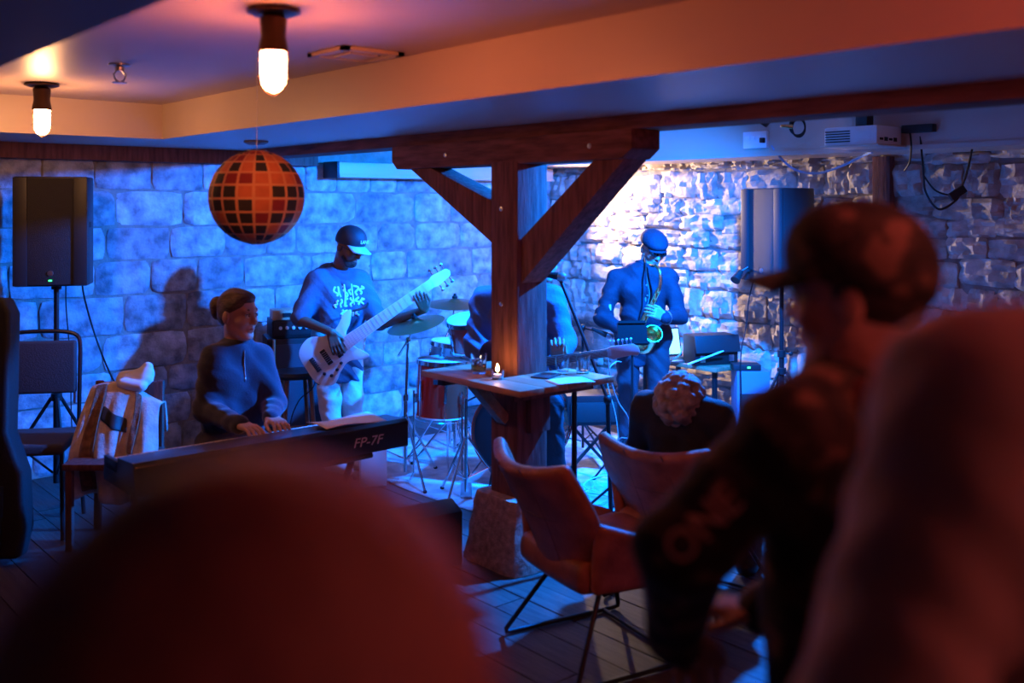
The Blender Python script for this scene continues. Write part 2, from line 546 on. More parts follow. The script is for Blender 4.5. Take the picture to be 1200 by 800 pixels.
def stone_variants(nvar, nx, nz, rough, edge, rs):
    """unit stones: x,z in 0..1, front face towards -y"""
    out = []
    for k in range(nvar):
        vv, ff = [], []
        for j in range(nz + 1):
            for i in range(nx + 1):
                u, w = i / nx, j / nz
                border = i in (0, nx) or j in (0, nz)
                du = rs.uniform(-0.5, 0.5) / nx * (0.28 if not border else 0.12); dw = rs.uniform(-0.5, 0.5) / nz * (0.3 if not border else 0.16)
                corner = i in (0, nx) and j in (0, nz)
                if corner: du += (0.05 if i == 0 else -0.05) * rs.random(); dw += (0.08 if j == 0 else -0.08) * rs.random()
                dep = -1.0 + rs.uniform(-rough, rough) + (edge if border else 0) + (edge * 0.5 if corner else 0)
                vv.append((min(1, max(0, u + du)), dep, min(1, max(0, w + dw))))
        for j in range(nz):
            for i in range(nx):
                a = j * (nx + 1) + i
                ff.append((a, a + 1, a + nx + 2, a + nx + 1))
        ring = [i for i in range(nx + 1)] + [j * (nx + 1) + nx for j in range(1, nz + 1)] + [nz * (nx + 1) + i for i in range(nx - 1, -1, -1)] + [j * (nx + 1) for j in range(nz - 1, 0, -1)]
        base = len(vv)
        for r in ring: vv.append((vv[r][0], 0.0, vv[r][2]))
        m = len(ring)
        for i in range(m):
            j = (i + 1) % m
            ff.append((ring[j], ring[i], base + i, base + j))
        out.append((vv, ff))
    return out

def stone_wall(wall, name, m, origin, along, normal, length, height, courses, wmin, wmax, depth, variants, gap, rs, skip=None, wob=0.008):
    """lay stones, each an object of its own, on a mortar wall"""
    meshes = []
    for vv, ff in variants:
        me = bpy.data.meshes.new(name)
        # local x = along, y = -normal, z = up
        me.from_pydata([Vector(v) for v in vv], [], ff)
        me.materials.append(m); me.shade_smooth(); me.set_sharp_from_angle(angle=math.radians(50))
        meshes.append(me)
    ang = math.atan2(along.y, along.x)
    mirror = along.cross(UP).dot(normal) < 0     # local +y must point into the wall
    z = 0.0; cnt = 0
    while z < height - 0.04:
        h = rs.uniform(*courses)
        if z + h > height - 0.06: h = height - z
        s = -rs.random() * wmax
        while s < length:
            w = rs.uniform(wmin, wmax)
            a, b = max(s, 0), min(s + w, length)
            if b - a > 0.05 and not (skip and skip(a, b, z, z + h)):
                o = bpy.data.objects.new(name, rs.choice(meshes)); COL.objects.link(o); o.parent = wall
                p = origin + along * a + UP * (z + gap / 2)
                o.location = p - root_loc(wall)
                o.rotation_euler = (0, rs.uniform(-wob, wob), ang); o.location.z += rs.uniform(-wob, wob) * 0.3
                o.scale = (b - a - gap, (-1 if mirror else 1) * depth * rs.uniform(0.85, 1.2), h - gap)
                cnt += 1
            s += w
        z += h
    return cnt

TOPZ = 2.40
# far wall on the keyboard side (runs along +x at y = Y1), ashlar courses
rs = random.Random(21)
wl = struct('wall_stage_left', MB().box(((X0 + X1) / 2, Y1 + 0.103, TOPZ / 2), (X1 - X0 + 0.5, 0.2, TOPZ)), MORTAR, smooth=False)
va = stone_variants(12, 6, 4, 0.14, 0.2, rs)
n1 = stone_wall(wl, 'stone', STONE_A, Vector((1.0, Y1 + 0.035, 0)), Vector((1, 0, 0)), Vector((0, -1, 0)), X1 - 1.0, 2.13, (0.19, 0.28), 0.24, 0.60, 0.05, va, 0.013, rs, wob=0.012)
# wall behind the saxophone (runs along y at x = X1), rough rubble
wr = struct('wall_stage_right', MB().box((X1 + 0.095, (Y0 + Y1) / 2, TOPZ / 2), (0.2, Y1 - Y0 + 0.5, TOPZ)), MORTAR, smooth=False)
vb = stone_variants(14, 7, 5, 0.26, 0.2, rs)
n2 = stone_wall(wr, 'stone', STONE_B, Vector((X1 + 0.045, 1.9, 0)), Vector((0, 1, 0)), Vector((-1, 0, 0)), Y1 - 1.9, 2.16, (0.12, 0.24), 0.18, 0.46, 0.08, vb, 0.002, rs, wob=0.06)
print('planks', nplank, 'stones', n1, n2)
struct('wall_near_left', MB().box((X0 - 0.1, (Y0 + Y1) / 2, TOPZ / 2), (0.2, Y1 - Y0 + 0.4, TOPZ)), MORTAR, smooth=False)
struct('wall_behind', MB().box(((X0 + X1) / 2, Y0 - 0.1, TOPZ / 2), (X1 - X0 + 0.4, 0.2, TOPZ)), MORTAR, smooth=False)

# ceiling: high tray between two dropped soffits, higher again over the stage
ZC, ZS, ZB = 2.41, 2.20, 2.137
TX0, TX1, TY1 = 0.75, 2.33, 5.99
struct('ceiling', MB().box(((X0 + X1) / 2, (Y0 + Y1) / 2, ZC + 0.05), (X1 - X0 + 0.5, Y1 - Y0 + 0.5, 0.1)), PLASTER, smooth=False)
BX = 3.38                                        # centre line of the long timber beam
struct('trim_1', MB().box(((TX1 + BX) / 2, (Y0 + TY1) / 2, (ZC + ZS) / 2), (BX - TX1, TY1 - Y0, ZC - ZS)), PLASTER, smooth=False)
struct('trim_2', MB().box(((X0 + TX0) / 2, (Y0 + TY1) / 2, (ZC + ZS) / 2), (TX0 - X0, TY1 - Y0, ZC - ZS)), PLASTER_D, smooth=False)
struct('trim_3', MB().box(((X0 + BX) / 2, (TY1 + Y1) / 2, (ZC + ZS) / 2), (BX - X0, Y1 - TY1, ZC - ZS)), PLASTER, smooth=False)
# boxed soffit over the rubble wall, with its lip
SX = 5.95
sof = struct('trim_4', MB().box(((SX + X1) / 2, (Y0 + Y1) / 2, (ZC + 2.145) / 2), (X1 - SX, Y1 - Y0, ZC - 2.145)), PLASTER, smooth=False)
MB().box((SX - 0.006, (Y0 + Y1) / 2, 2.160), (0.012, Y1 - Y0, 0.03)).build('soffit_lip', PLASTER, sof, smooth=False)
# timber plate on top of the ashlar wall
struct('trim_5', MB().box(((X0 + 3.9) / 2, Y1 - 0.05, 2.15), (3.9 - X0, 0.16, 0.1)), TIMBER, smooth=False)

# long white boxed duct high on the ashlar wall
a = Vector((4.02, 6.80, 2.0)); b = Vector((6.3, 6.80, 2.0))
duct = thing('wall_duct', Vector((5.1, 6.86, 2.015)), 'long pale boxed duct high on the blue-lit stone wall', 'duct')
MB().box(((a.x + b.x) / 2, 6.86, 2.075), (b.x - a.x, 0.2, 0.12)).build('casing', PLASTER, duct, bev=0.012)
MB().box(((a.x + b.x) / 2, 6.755, 2.025), (b.x - a.x, 0.02, 0.02)).build('rail', PLASTER, duct, bev=0.003)
MB().box((a.x - 0.01, 6.86, 2.075), (0.02, 0.22, 0.13)).build('end_cap', SATINBLACK, duct, bev=0.004)

# long timber beam and the braced post that carries it
tag(MB().box((BX, (Y0 + Y1) / 2, (ZB + 2.40) / 2), (0.22, Y1 - Y0, 2.40 - ZB)).build('ceiling_beam', TIMBER_H, None, bev=0.008),
    'long dark timber beam running under the ceiling along the stage', 'beam')
PX, PY, PS = 3.33, 3.83, 0.205
post = thing('timber_post', Vector((PX, PY, 0.34)), 'dark timber post with two diagonal braces beside the small table', 'post')
mb = MB()
mb.box((PX, PY, (0.34 + 2.02) / 2), (PS, PS, 2.02 - 0.34)).build('shaft', TIMBER, post, bev=0.012)
CZ0, CZ1 = 2.005, ZB
prof = [(-0.86, CZ0 + 0.045), (-0.80, CZ0), (0.97, CZ0), (1.02, CZ0 + 0.045), (1.02, CZ1), (-0.86, CZ1)]
MB().prism(prof, 0.19, Matrix(((0, 0, 1, PX - 0.095), (1, 0, 0, PY), (0, 1, 0, 0), (0, 0, 0, 1)))).build('cap_beam', TIMBER_H, post, bev=0.008)
for s, yt, zt, zb in ((1, 0.86, CZ0, 1.60), (-1, -0.80, CZ0, 1.42)):
    # brace: parallelogram in the plane of the beam
    w = 0.17
    q = [(s * PS / 2, zb - 0.01), (s * PS / 2, zb + w * 1.25), (yt - s * w * 1.15, zt), (yt, zt)]
    if s < 0: q = q[::-1]
    MB().prism(q, 0.15, Matrix(((0, 0, 1, PX - 0.075), (1, 0, 0, PY), (0, 1, 0, 0), (0, 0, 0, 1)))).build('brace', TIMBER, post, bev=0.006)
for yy, zz in ((0.02, 1.78), (-0.6, 2.07), (0.5, 2.07), (0.02, 1.3)):
    MB().lathe([(0.0, 0.006), (0.011, 0.004), (0.013, 0.0)], (PX - (PS / 2 if zz < 2 else 0.095), PY + yy, zz), Vector((-1, 0, 0)), 10).build('bolt', STEEL, post)
# footing stone under the post: tapered rough block
lo_s, hi_s = 0.215, 0.165
vv, ff = [], []
rf = random.Random(5)
for j in range(7):
    t = j / 6
    hs = lerp(lo_s, hi_s, t); row = []
    per = [(-1 + 2 * i / 6, -1) for i in range(6)] + [(1, -1 + 2 * i / 6) for i in range(6)] + [(1 - 2 * i / 6, 1) for i in range(6)] + [(-1, 1 - 2 * i / 6) for i in range(6)]
    for (a_, b_) in per:
        q = 0.93 if abs(a_) == 1 and abs(b_) == 1 else 1.0
        j_ = 0.008 if 0 < j < 6 else 0.004
        vv.append((PX + (a_ * hs * q) + rf.uniform(-j_, j_), PY + (b_ * hs * q) + rf.uniform(-j_, j_), 0.345 * t + 0.0005))
for j in range(6):
    for i in range(24):
        k = (i + 1) % 24
        ff.append((j * 24 + i, j * 24 + k, (j + 1) * 24 + k, (j + 1) * 24 + i))
ff.append(tuple(range(24))[::-1]); ff.append(tuple(range(6 * 24, 7 * 24)))
tag(MB().add(vv, ff).build('footing_stone', BASESTONE, None), 'rough pitted stone block that the timber post stands on', 'stone block')

# worn rug on the stage
def rugf(u, w):
    px_ = lerp(3.62, 5.75, u); py_ = lerp(3.95, 6.3, w)
    return (px_ + 0.03 * math.sin(7 * w + 1), py_ + 0.04 * math.sin(5 * u), 0.003 + 0.001 * math.sin(13 * u + 4 * w) * math.sin(9 * w - 3 * u))
tag(MB().grid(rugf, 40, 40).build('stage_rug', RUG, None, thick=0.003), 'worn woven rug on the stage floor under the drum kit', 'rug')

# ceiling fittings ------------------------------------------------------------
LAMP_E = 130.0
def caged_lamp(x, y, label, zc=ZC, group='caged ceiling lamps', col=(1.0, 0.45, 0.18), power=LAMP_E):
    BULB = mat('glowing_lamp_glass_%d_%d' % (round(col[1] * 100), round(power)), (1.0, 0.8, 0.6), 0.3, emit=col, estr=power)
    t = thing('caged_ceiling_lamp', Vector((x, y, zc)), label, 'lamp', group)
    MB().lathe([(0.0, 0), (0.075, 0), (0.082, -0.006), (0.082, -0.012), (0.06, -0.02), (0.0, -0.02)], (x, y, zc), UP, 28).build('ceiling_rose', WIRE, t)
    MB().lathe([(0.03, -0.018), (0.042, -0.03), (0.038, -0.085), (0.045, -0.12), (0.046, -0.135), (0.0, -0.135)], (x, y, zc), UP, 24).build('socket', WIRE, t)
    MB().lathe([(0.038, -0.128), (0.039, -0.15), (0.039, -0.205), (0.034, -0.235), (0.022, -0.253), (0.0, -0.26)], (x, y, zc), UP, 24).build('bulb', BULB, t)
    mb = MB()
    for zz, rr in ((-0.155, 0.046), (-0.21, 0.046)):
        mb.tube([(x + rr * math.cos(q * math.pi / 10), y + rr * math.sin(q * math.pi / 10), zc + zz) for q in range(20)], 0.0022, 6, closed=True)
    for q in range(4):
        a_ = q * math.pi / 2 + 0.4
        mb.tube([(x + r * math.cos(a_), y + r * math.sin(a_), zc + h) for r, h in ((0.046, -0.13), (0.047, -0.16), (0.047, -0.21), (0.036, -0.25), (0.004, -0.27))], 0.002, 6)
    mb.build('cage', WIRE, t)
    return t
caged_lamp(1.455, 2.84, 'glowing caged ceiling lamp above the patterned ball lantern', col=(1.0, 0.25, 0.10), power=180)
caged_lamp(1.46, 5.33, 'glowing caged ceiling lamp above the speaker on the keyboard side', col=(1.0, 0.45, 0.18), power=200)
caged_lamp(1.46, 0.35, 'assumed glowing caged ceiling lamp above the audience', col=(1.0, 0.13, 0.10), power=135)  # unseen lamp, assumed to continue the row; red to tint the audience
caged_lamp(5.1, 0.35, 'assumed glowing caged ceiling lamp by the rubble wall past the projector', 2.41, col=(1.0, 0.40, 0.2), power=18)  # out-of-view lamp, added for the warm light on the projector side

# added red fill lamp, unseen, assumed from the red light on the audience
REDFILL = mat('assumed_red_shade', (0.8, 0.05, 0.03), 0.4, emit=(1.0, 0.16, 0.14), estr=26.0)
t = thing('assumed_red_lamp', Vector((1.5, -1.7, ZC)), 'assumed red glowing pendant lamp added behind the audience', 'lamp')
MB().lathe([(0.03, 0), (0.16, -0.06), (0.2, -0.16), (0.16, -0.26), (0.03, -0.32)], (1.5, -1.7, 2.08), UP, 28).build('shade', REDFILL, t)
MB().tube([(1.5, -1.7, ZC), (1.5, -1.7, 2.07)], 0.005).build('cord', RUBBER, t)
MB().lathe([(0.0, 0), (0.05, 0), (0.05, -0.02), (0.0, -0.02)], (1.5, -1.7, ZC), UP, 20).build('ceiling_rose', BLACK, t)

# air vent flush in the tray ceiling
v0 = at(417, 60, 4.0); v0.z = ZC
t = thing('ceiling_vent', v0, 'square metal air vent in the ceiling next to the soffit', 'vent')
mb = MB()
for i in range(4):
    a_ = i * math.pi / 2
    d_ = Vector((math.cos(a_), math.sin(a_), 0)); e_ = Vector((-d_.y, d_.x, 0))
    mb.bar(v0 + d_ * 0.125 - e_ * 0.14 + UP * -0.008, v0 + d_ * 0.125 + e_ * 0.14 + UP * -0.008, 0.03, 0.014)
mb.build('frame', PLASTER, t, smooth=False)
MB().box((v0.x, v0.y, v0.z - 0.012), (0.13, 0.13, 0.01)).build('centre_plate', PLASTER, t, bev=0.003)
for i in range(4):
    a_ = i * math.pi / 2
    d_ = Vector((math.cos(a_), math.sin(a_), 0)); e_ = Vector((-d_.y, d_.x, 0))
    MB().bar(v0 + d_ * 0.09 - e_ * 0.09 + UP * -0.006, v0 + d_ * 0.09 + e_ * 0.09 + UP * -0.006, 0.012, 0.012).build('slat', PLASTER, t, smooth=False)
MB().box((v0.x, v0.y, v0.z - 0.002), (0.23, 0.23, 0.003)).build('dark_backing', SLAB, t, smooth=False)

# sprinkler head
s0 = at(140, 72, 4.32); s0.z = ZC
t = thing('sprinkler_head', s0, 'small metal fire sprinkler head on the ceiling', 'sprinkler')
MB().lathe([(0.0, 0), (0.045, 0), (0.045, -0.006), (0.02, -0.012), (0.018, -0.03), (0.0, -0.03)], s0, UP, 20).build('escutcheon', STEEL, t)
mb = MB()
for sgn in (-1, 1):
    mb.tube([s0 + Vector((sgn * 0.012, 0, -0.028)), s0 + Vector((sgn * 0.026, 0, -0.045)), s0 + Vector((sgn * 0.02, 0, -0.066)), s0 + Vector((0, 0, -0.078))], 0.004, 6)
mb.build('frame_arms', STEEL, t)
MB().lathe([(0.0, -0.078), (0.03, -0.078), (0.03, -0.082), (0.0, -0.082)], s0, UP, 16).build('deflector', STEEL, t)

# round detector plate on the soffit
d0 = at(300, 165, 6.22); d0.z = ZS
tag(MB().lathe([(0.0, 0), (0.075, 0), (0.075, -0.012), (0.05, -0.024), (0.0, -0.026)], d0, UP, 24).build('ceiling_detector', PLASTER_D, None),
    'flat round detector on the soffit above the ball lantern', 'detector')

# patterned ball lantern
LR = 0.198
lc = at(301, 231, 4.2)
t = thing('ball_lantern', lc + UP * -LR, 'round paper lantern patterned with orange, maroon and black squares', 'lantern')
cA = mat('lantern_orange_paper', (0.62, 0.19, 0.06), 0.75, var=0.1, vscale=20)
cB = mat('lantern_black_square', (0.035, 0.035, 0.028), 0.75)
cC = mat('lantern_maroon_square', (0.28, 0.035, 0.03), 0.75)
cD = mat('lantern_pale_line', (0.72, 0.36, 0.14), 0.75)
rl = random.Random(3)
mb = MB(); NU, NV = 18, 10
def sp(th, ph):
    r = LR * (1 + 0.004 * math.cos(th * 34))
    return lc + Vector((math.sin(th) * math.cos(ph), math.sin(th) * math.sin(ph), math.cos(th))) * r
for j in range(NV):
    for i in range(NU):
        t0, t1 = math.pi * (0.06 + 0.9 * j / NV), math.pi * (0.06 + 0.9 * (j + 1) / NV); p0, p1 = 2 * math.pi * i / NU, 2 * math.pi * (i + 1) / NU
        k = rl.choice((0, 0, 0, 1, 1, 1, 2, 2)); m_ = 5
        ts = [0, .09, .36, .64, .91, 1]; ps = [0, .09, .2, .8, .91, 1]
        vv = [sp(lerp(t0, t1, a_), lerp(p0, p1, b_)) for a_ in ts for b_ in ps]
        for a_ in range(5):
            for b_ in range(5):
                inner = 1 <= a_ <= 3 and 1 <= b_ <= 3 and not (a_ in (1, 3) and b_ in (1, 3) and False)
                q = a_ * 6 + b_
                mb.add([vv[q], vv[q + 6], vv[q + 7], vv[q + 1]], [(0, 1, 2, 3)], k if inner else 3)
mb.build('paper_shade', [cA, cB, cC, cD], t, weld=True)
for th, nm in ((0.06 * math.pi, 'wire_ring'), (0.96 * math.pi, 'wire_ring')):
    MB().tube([sp(th, q * math.pi / 12) for q in range(24)], 0.004, 6, closed=True).build(nm, STEEL, t)
MB().tube([Vector((lc.x, lc.y, lc.z + LR * 0.97)), Vector((lc.x, lc.y, ZC))], 0.0014, 6).build('cord', WHITE, t)

# ---------------------------------------------------------------- table round the post and what stands on it
TZ = 0.955
tx0, tx1, ty0, ty1 = 2.96, 3.58, 3.40, 4.17
tb = thing('bar_table', Vector((3.4, 3.8, 0)), 'plank table fixed round the timber post, with a thin black leg', 'table')
for i in range(4):
    xa = lerp(tx0, tx1, i / 4) + 0.0015; xb = lerp(tx0, tx1, (i + 1) / 4) - 0.0015
    segs = [(ty0, ty1)]
    if xb > PX - PS / 2 and xa < PX + PS / 2:
        segs = [(ty0, PY - PS / 2 - 0.002), (PY + PS / 2 + 0.002, ty1)]
    for ya, yb in segs:
        MB().box(((xa + xb) / 2, (ya + yb) / 2, TZ - 0.015), (xb - xa, yb - ya, 0.03)).build('plank', TABLEWOOD, tb, bev=0.004)
MB().tube([(tx1 - 0.13, ty0 + 0.15, TZ - 0.03), (tx1 - 0.13, ty0 + 0.15, 0.01)], 0.014, 12).build('leg', BLACKMETAL, tb)
MB().lathe([(0.0, 0.0), (0.1, 0.0), (0.1, 0.008), (0.02, 0.012), (0.0, 0.012)], (tx1 - 0.13, ty0 + 0.15, 0), UP, 20).build('foot_plate', BLACKMETAL, tb)
for yy in (ty0 + 0.12, ty1 - 0.1):
    MB().box(((tx0 + tx1) / 2, yy, TZ - 0.05), (tx1 - tx0 - 0.1, 0.05, 0.04)).build('batten', TIMBER, tb, bev=0.003)
MB().bar((PX - PS / 2, PY, 0.72), (tx0 + 0.08, PY, TZ - 0.035), 0.07, 0.05).build('bracket', TABLEWOOD, tb, bev=0.004)
MB().box((PX + 0.02, PY - PS / 2 - 0.02, TZ - 0.16), (0.13, 0.04, 0.26)).build('support_block', TIMBER, tb, bev=0.004)

def on_table(px, py):
    d = (EYE - TZ) * FPX / (py - HZN)
    return floor_at(px, d, TZ)
def tumbler(p, label, r=0.038, h=0.09, drink=None):
    t = thing('drinking_glass', p, label, 'glass')
    MB().lathe([(0.0, 0.0), (r * 0.86, 0.0), (r, h), (r * 0.94, h), (r * 0.8, 0.014), (0.0, 0.012)], p, UP, 28).build('tumbler', GLASS, t)
    if drink:
        MB().lathe([(0.0, 0.0135), (r * 0.79, 0.015), (r * 0.86, h * 0.45), (0.0, h * 0.45)], p, UP, 24).build('drink', drink, t)
        for k in range(3):
            MB().box((p.x + 0.012 * (k - 1), p.y + 0.006 * (k % 2), p.z + h * 0.45 + 0.006 + 0.004 * k), (0.02, 0.02, 0.018), Matrix.Rotation(0.5 * k + 0.3, 3, 'Y')).build('ice_cube', GLASS, t, bev=0.002)
DRINK = mat('amber_drink', (0.55, 0.2, 0.05), 0.1, trans=0.7, ior=1.33)
g1 = on_table(561, 437)
tumbler(g1, 'short glass of amber drink with ice beside the candle', 0.042, 0.098, DRINK)
c0 = on_table(583, 444)
t = thing('tea_light_candle', c0, 'lit tea light in a small glass holder against the post', 'candle')
MB().lathe([(0.0, 0.0), (0.03, 0.0), (0.034, 0.045), (0.031, 0.045), (0.027, 0.006), (0.0, 0.006)], c0, UP, 24).build('glass_holder', GLASS, t)
MB().lathe([(0.0, 0.008), (0.02, 0.008), (0.02, 0.024), (0.0, 0.024)], c0, UP, 20).build('wax', WAX, t)
FLAME = mat('candle_flame', (1, 0.7, 0.3), 0.5, emit=(1.0, 0.42, 0.10), estr=420.0)
MB().lathe([(0.0, 0.03), (0.006, 0.04), (0.008, 0.05), (0.004, 0.064), (0.0, 0.075)], c0, UP, 12).build('flame', FLAME, t)
MB().tube([c0 + UP * 0.022, c0 + UP * 0.036], 0.0012, 6).build('wick', BLACK, t)
for i, (px, py, lab) in enumerate(((659, 438, 'empty tumbler on the far side of the plank table'), (683, 437, 'empty tumbler at the corner of the plank table by the headstock'))):
    tumbler(on_table(px, py), lab, 0.036, 0.085)
p = on_table(640, 441)
tag(MB(yawm(p, 0.4)).box((0, 0, 0.004), (0.15, 0.1, 0.007)).build('phone', SATINBLACK, None, bev=0.002), 'dark phone lying on the plank table', 'phone')
p = on_table(668, 447)
tag(MB(yawm(p, -0.3)).grid(lambda u, w: ((u - .5) * .2, (w - .5) * .14, 0.003 + 0.003 * math.sin(3 * u)), 8, 4).build('menu_sheet', PAPER, None, thick=0.001), 'sheet of paper lying on the plank table', 'paper')

# ---------------------------------------------------------------- leather bucket chairs
def bucket_chair(loc, yaw, label, zs=1.0):
    t = thing('leather_chair', loc, label, 'chair', 'leather bucket chairs')
    M_ = yawm(loc, yaw) @ Matrix.Diagonal((1, 1, zs, 1))
    TH = 0.035
    # shell: backrest curving into wings, seat, low arms. local x = forward, y = left
    def back(u, w):
        y_ = (u - 0.5) * 2
        wid = lerp(0.22, 0.31, w / 0.65) if w < 0.65 else lerp(0.31, 0.275, (w - 0.65) / 0.35)
        z_ = lerp(0.31, 0.845, w) - 0.05 * (1 - y_ * y_) * (w ** 3) + 0.0
        x_ = lerp(-0.20, -0.42, w ** 1.2) + 0.13 * (y_ * y_) * (1 - 0.35 * w)
        return (x_, y_ * wid, z_)
    o = MB(M_).grid(back, 16, 14).build('backrest', LEATHER, t, thick=0.055, sub=1)
    def seat(u, w):
        y_ = (u - 0.5) * 2
        x_ = lerp(-0.26, 0.30, w)
        z_ = 0.385 + 0.02 * w - 0.03 * math.sin(math.pi * w) * (1 - y_ * y_) - 0.03 * max(0, w - 0.85) / 0.15
        return (x_, y_ * lerp(0.24, 0.26, w), z_)
    MB(M_).grid(seat, 12, 12).build('seat', LEATHER, t, thick=0.12, sub=1)
    for s in (-1, 1):
        def arm(u, w):
            x_ = lerp(-0.22, 0.24, u)
            z_ = lerp(0.33, lerp(0.62, 0.45, u), w)
            return (x_, s * (0.245 + 0.035 * w + 0.02 * math.sin(math.pi * u)), z_)
        MB(M_).grid(arm, 10, 6).build('arm', LEATHER, t, thick=0.05, sub=1)
    # seams on the outside of the back
    for yy in (-0.33, 0.33):
        pts = []
        for k in range(13):
            q = Vector(back(0.5 + yy / 2, k / 12)); pts.append(q + Vector((-0.029, 0, 0)))
        MB(M_).tube(pts, 0.003, 6).build('seam', LEATHER_D, t)
    pts = [Vector(back(k / 12, 0.55)) + Vector((-0.030, 0, 0)) for k in range(13)]
    MB(M_).tube(pts, 0.003, 6).build('seam', LEATHER_D, t)
    # sled frame: two bent loops and a cross bar
    for s in (-1, 1):
        pts = [(-0.12, s * 0.17, 0.31), (-0.29, s * 0.28, 0.03), (-0.285, s * 0.285, 0.012), (-0.25, s * 0.285, 0.010), (0.24, s * 0.285, 0.010), (0.275, s * 0.285, 0.014), (0.275, s * 0.28, 0.03), (0.16, s * 0.17, 0.31)]
        MB(M_).tube(pts, 0.010, 10).build('leg_frame', BLACKMETAL, t)
    for q0, q1 in (((-0.12, -0.17, 0.30), (-0.12, 0.17, 0.30)), ((0.16, -0.17, 0.30), (0.16, 0.17, 0.30)), ((0.2, -0.285, 0.010), (0.2, 0.285, 0.010))):
        MB(M_).tube([q0, q1], 0.009, 8).build('cross_bar', BLACKMETAL, t)
    return t
C1 = floor_at(705, 4.06)
bucket_chair(C1, math.radians(-12), 'empty tan leather bucket chair standing beside the footing stone')
C2 = floor_at(808, 4.62)
bucket_chair(C2, math.radians(12), 'tan leather bucket chair with a curly-haired person sitting in it', 0.92)

# ---------------------------------------------------------------- digital piano
KZ = 0.74
kx1, kx0 = 2.80, 1.46            # right and left end
ky0, ky1 = 4.05, 4.42            # back panel (towards the audience) and player's edge
pn = thing('digital_piano', Vector(((kx0 + kx1) / 2, (ky0 + ky1) / 2, 0)), 'black digital piano on a folding stand, seen from behind', 'piano')
PIANO = mat('black_piano_shell', (0.022, 0.022, 0.024), 0.28)
MB().prism([(0, 0), (0.37, 0), (0.37, 0.055), (0.21, 0.06), (0.20, 0.125), (0.02, 0.135), (0, 0.12)], kx1 - kx0,
           Matrix(((0, 0, 1, kx0), (1, 0, 0, ky0), (0, 1, 0, KZ - 0.125), (0, 0, 0, 1)))).build('body', PIANO, pn, bev=0.005)
for xx in (kx0 + 0.012, kx1 - 0.012):
    MB().box((xx, ky0 + 0.29, KZ - 0.045), (0.022, 0.16, 0.05)).build('end_block', PIANO, pn, bev=0.005)
IVORY = mat('ivory_key', (0.80, 0.77, 0.70), 0.3); EBONY = mat('black_key', (0.012, 0.012, 0.012), 0.3)
nk = 52; kw = (kx1 - kx0 - 0.06) / nk
wkey = None; bkey = None
for i in range(nk):
    cx = kx1 - 0.03 - (i + 0.5) * kw          # bass end is on the player's left
    if wkey is None:
        wkey = MB().box((cx, ky0 + 0.29, KZ - 0.048), (kw - 0.0012, 0.15, 0.02)).build('white_key', IVORY, pn, smooth=False); w0 = cx
        o = wkey
    else:
        o = bpy.data.objects.new('white_key', wkey.data); COL.objects.link(o); o.parent = pn; o.location = (cx - w0, 0, 0)
    if i % 7 in (0, 2, 3, 5, 6) and i < nk - 1:
        bx_ = cx - kw / 2
        if bkey is None:
            bkey = MB().box((bx_, ky0 + 0.262, KZ - 0.033), (0.011, 0.095, 0.012)).build('black_key', EBONY, pn, smooth=False); b0 = bx_
        else:
            o = bpy.data.objects.new('black_key', bkey.data); COL.objects.link(o); o.parent = pn; o.location = (bx_ - b0, 0, 0)
lt = mat('pale_logo_print', (0.62, 0.55, 0.52), 0.5)
xt = Matrix(((1, 0, 0, kx1 - 0.235), (0, 0, -1, ky0 - 0.001), (0, 1, 0, KZ - 0.068), (0, 0, 0, 1)))
text_mb(MB(), 'FP-7F', 0.062, xt, 0.001, shear=0.25, xscale=1.15).build('lettering', lt, pn, smooth=False)
ps = MB().grid(lambda u, w: (lerp(kx1 - 0.44, kx1 - 0.1, u), lerp(ky0 + 0.03, ky0 + 0.22, w), KZ + 0.016 + 0.008 * math.sin(5 * u + 3 * w)), 14, 6)
tag(ps.build('sheet_music', PAPER, None, thick=0.001), 'loose sheets of music lying on the digital piano', 'paper')
for s in (0.25, 0.75):
    cx = lerp(kx0, kx1, s)
    MB().tube([(cx, ky0 + 0.02, 0.02), (cx, ky1 - 0.03, KZ - 0.14)], 0.016, 10).build('stand_leg', BLACKMETAL, pn)
    MB().tube([(cx + 0.035, ky1 - 0.02, 0.02), (cx + 0.035, ky0 + 0.03, KZ - 0.14)], 0.016, 10).build('stand_leg', BLACKMETAL, pn)
for yy in (ky0 + 0.02, ky1 - 0.03):
    MB().tube([(kx0 + 0.25, yy, 0.018), (kx1 - 0.25, yy, 0.018)], 0.016, 10).build('stand_rail', BLACKMETAL, pn)
    MB().tube([(kx0 + 0.2, yy, KZ - 0.14), (kx1 - 0.2, yy, KZ - 0.14)], 0.014, 10).build('stand_rail', BLACKMETAL, pn)
# piano bench
bt = thing('piano_bench', Vector((2.2, 4.83, 0)), 'low black bench that the keyboard player sits on', 'bench')
MB().box((2.2, 4.83, 0.47), (0.62, 0.33, 0.07)).build('seat_pad', mat('black_vinyl', (0.02, 0.02, 0.02), 0.4), bt, bev=0.02, seg=3)
for sx in (-1, 1):
    for sy in (-1, 1):
        MB().tube([(2.2 + sx * 0.25, 4.83 + sy * 0.12, 0.44), (2.2 + sx * 0.27, 4.83 + sy * 0.13, 0.0)], 0.016, 8).build('leg', BLACKMETAL, bt)

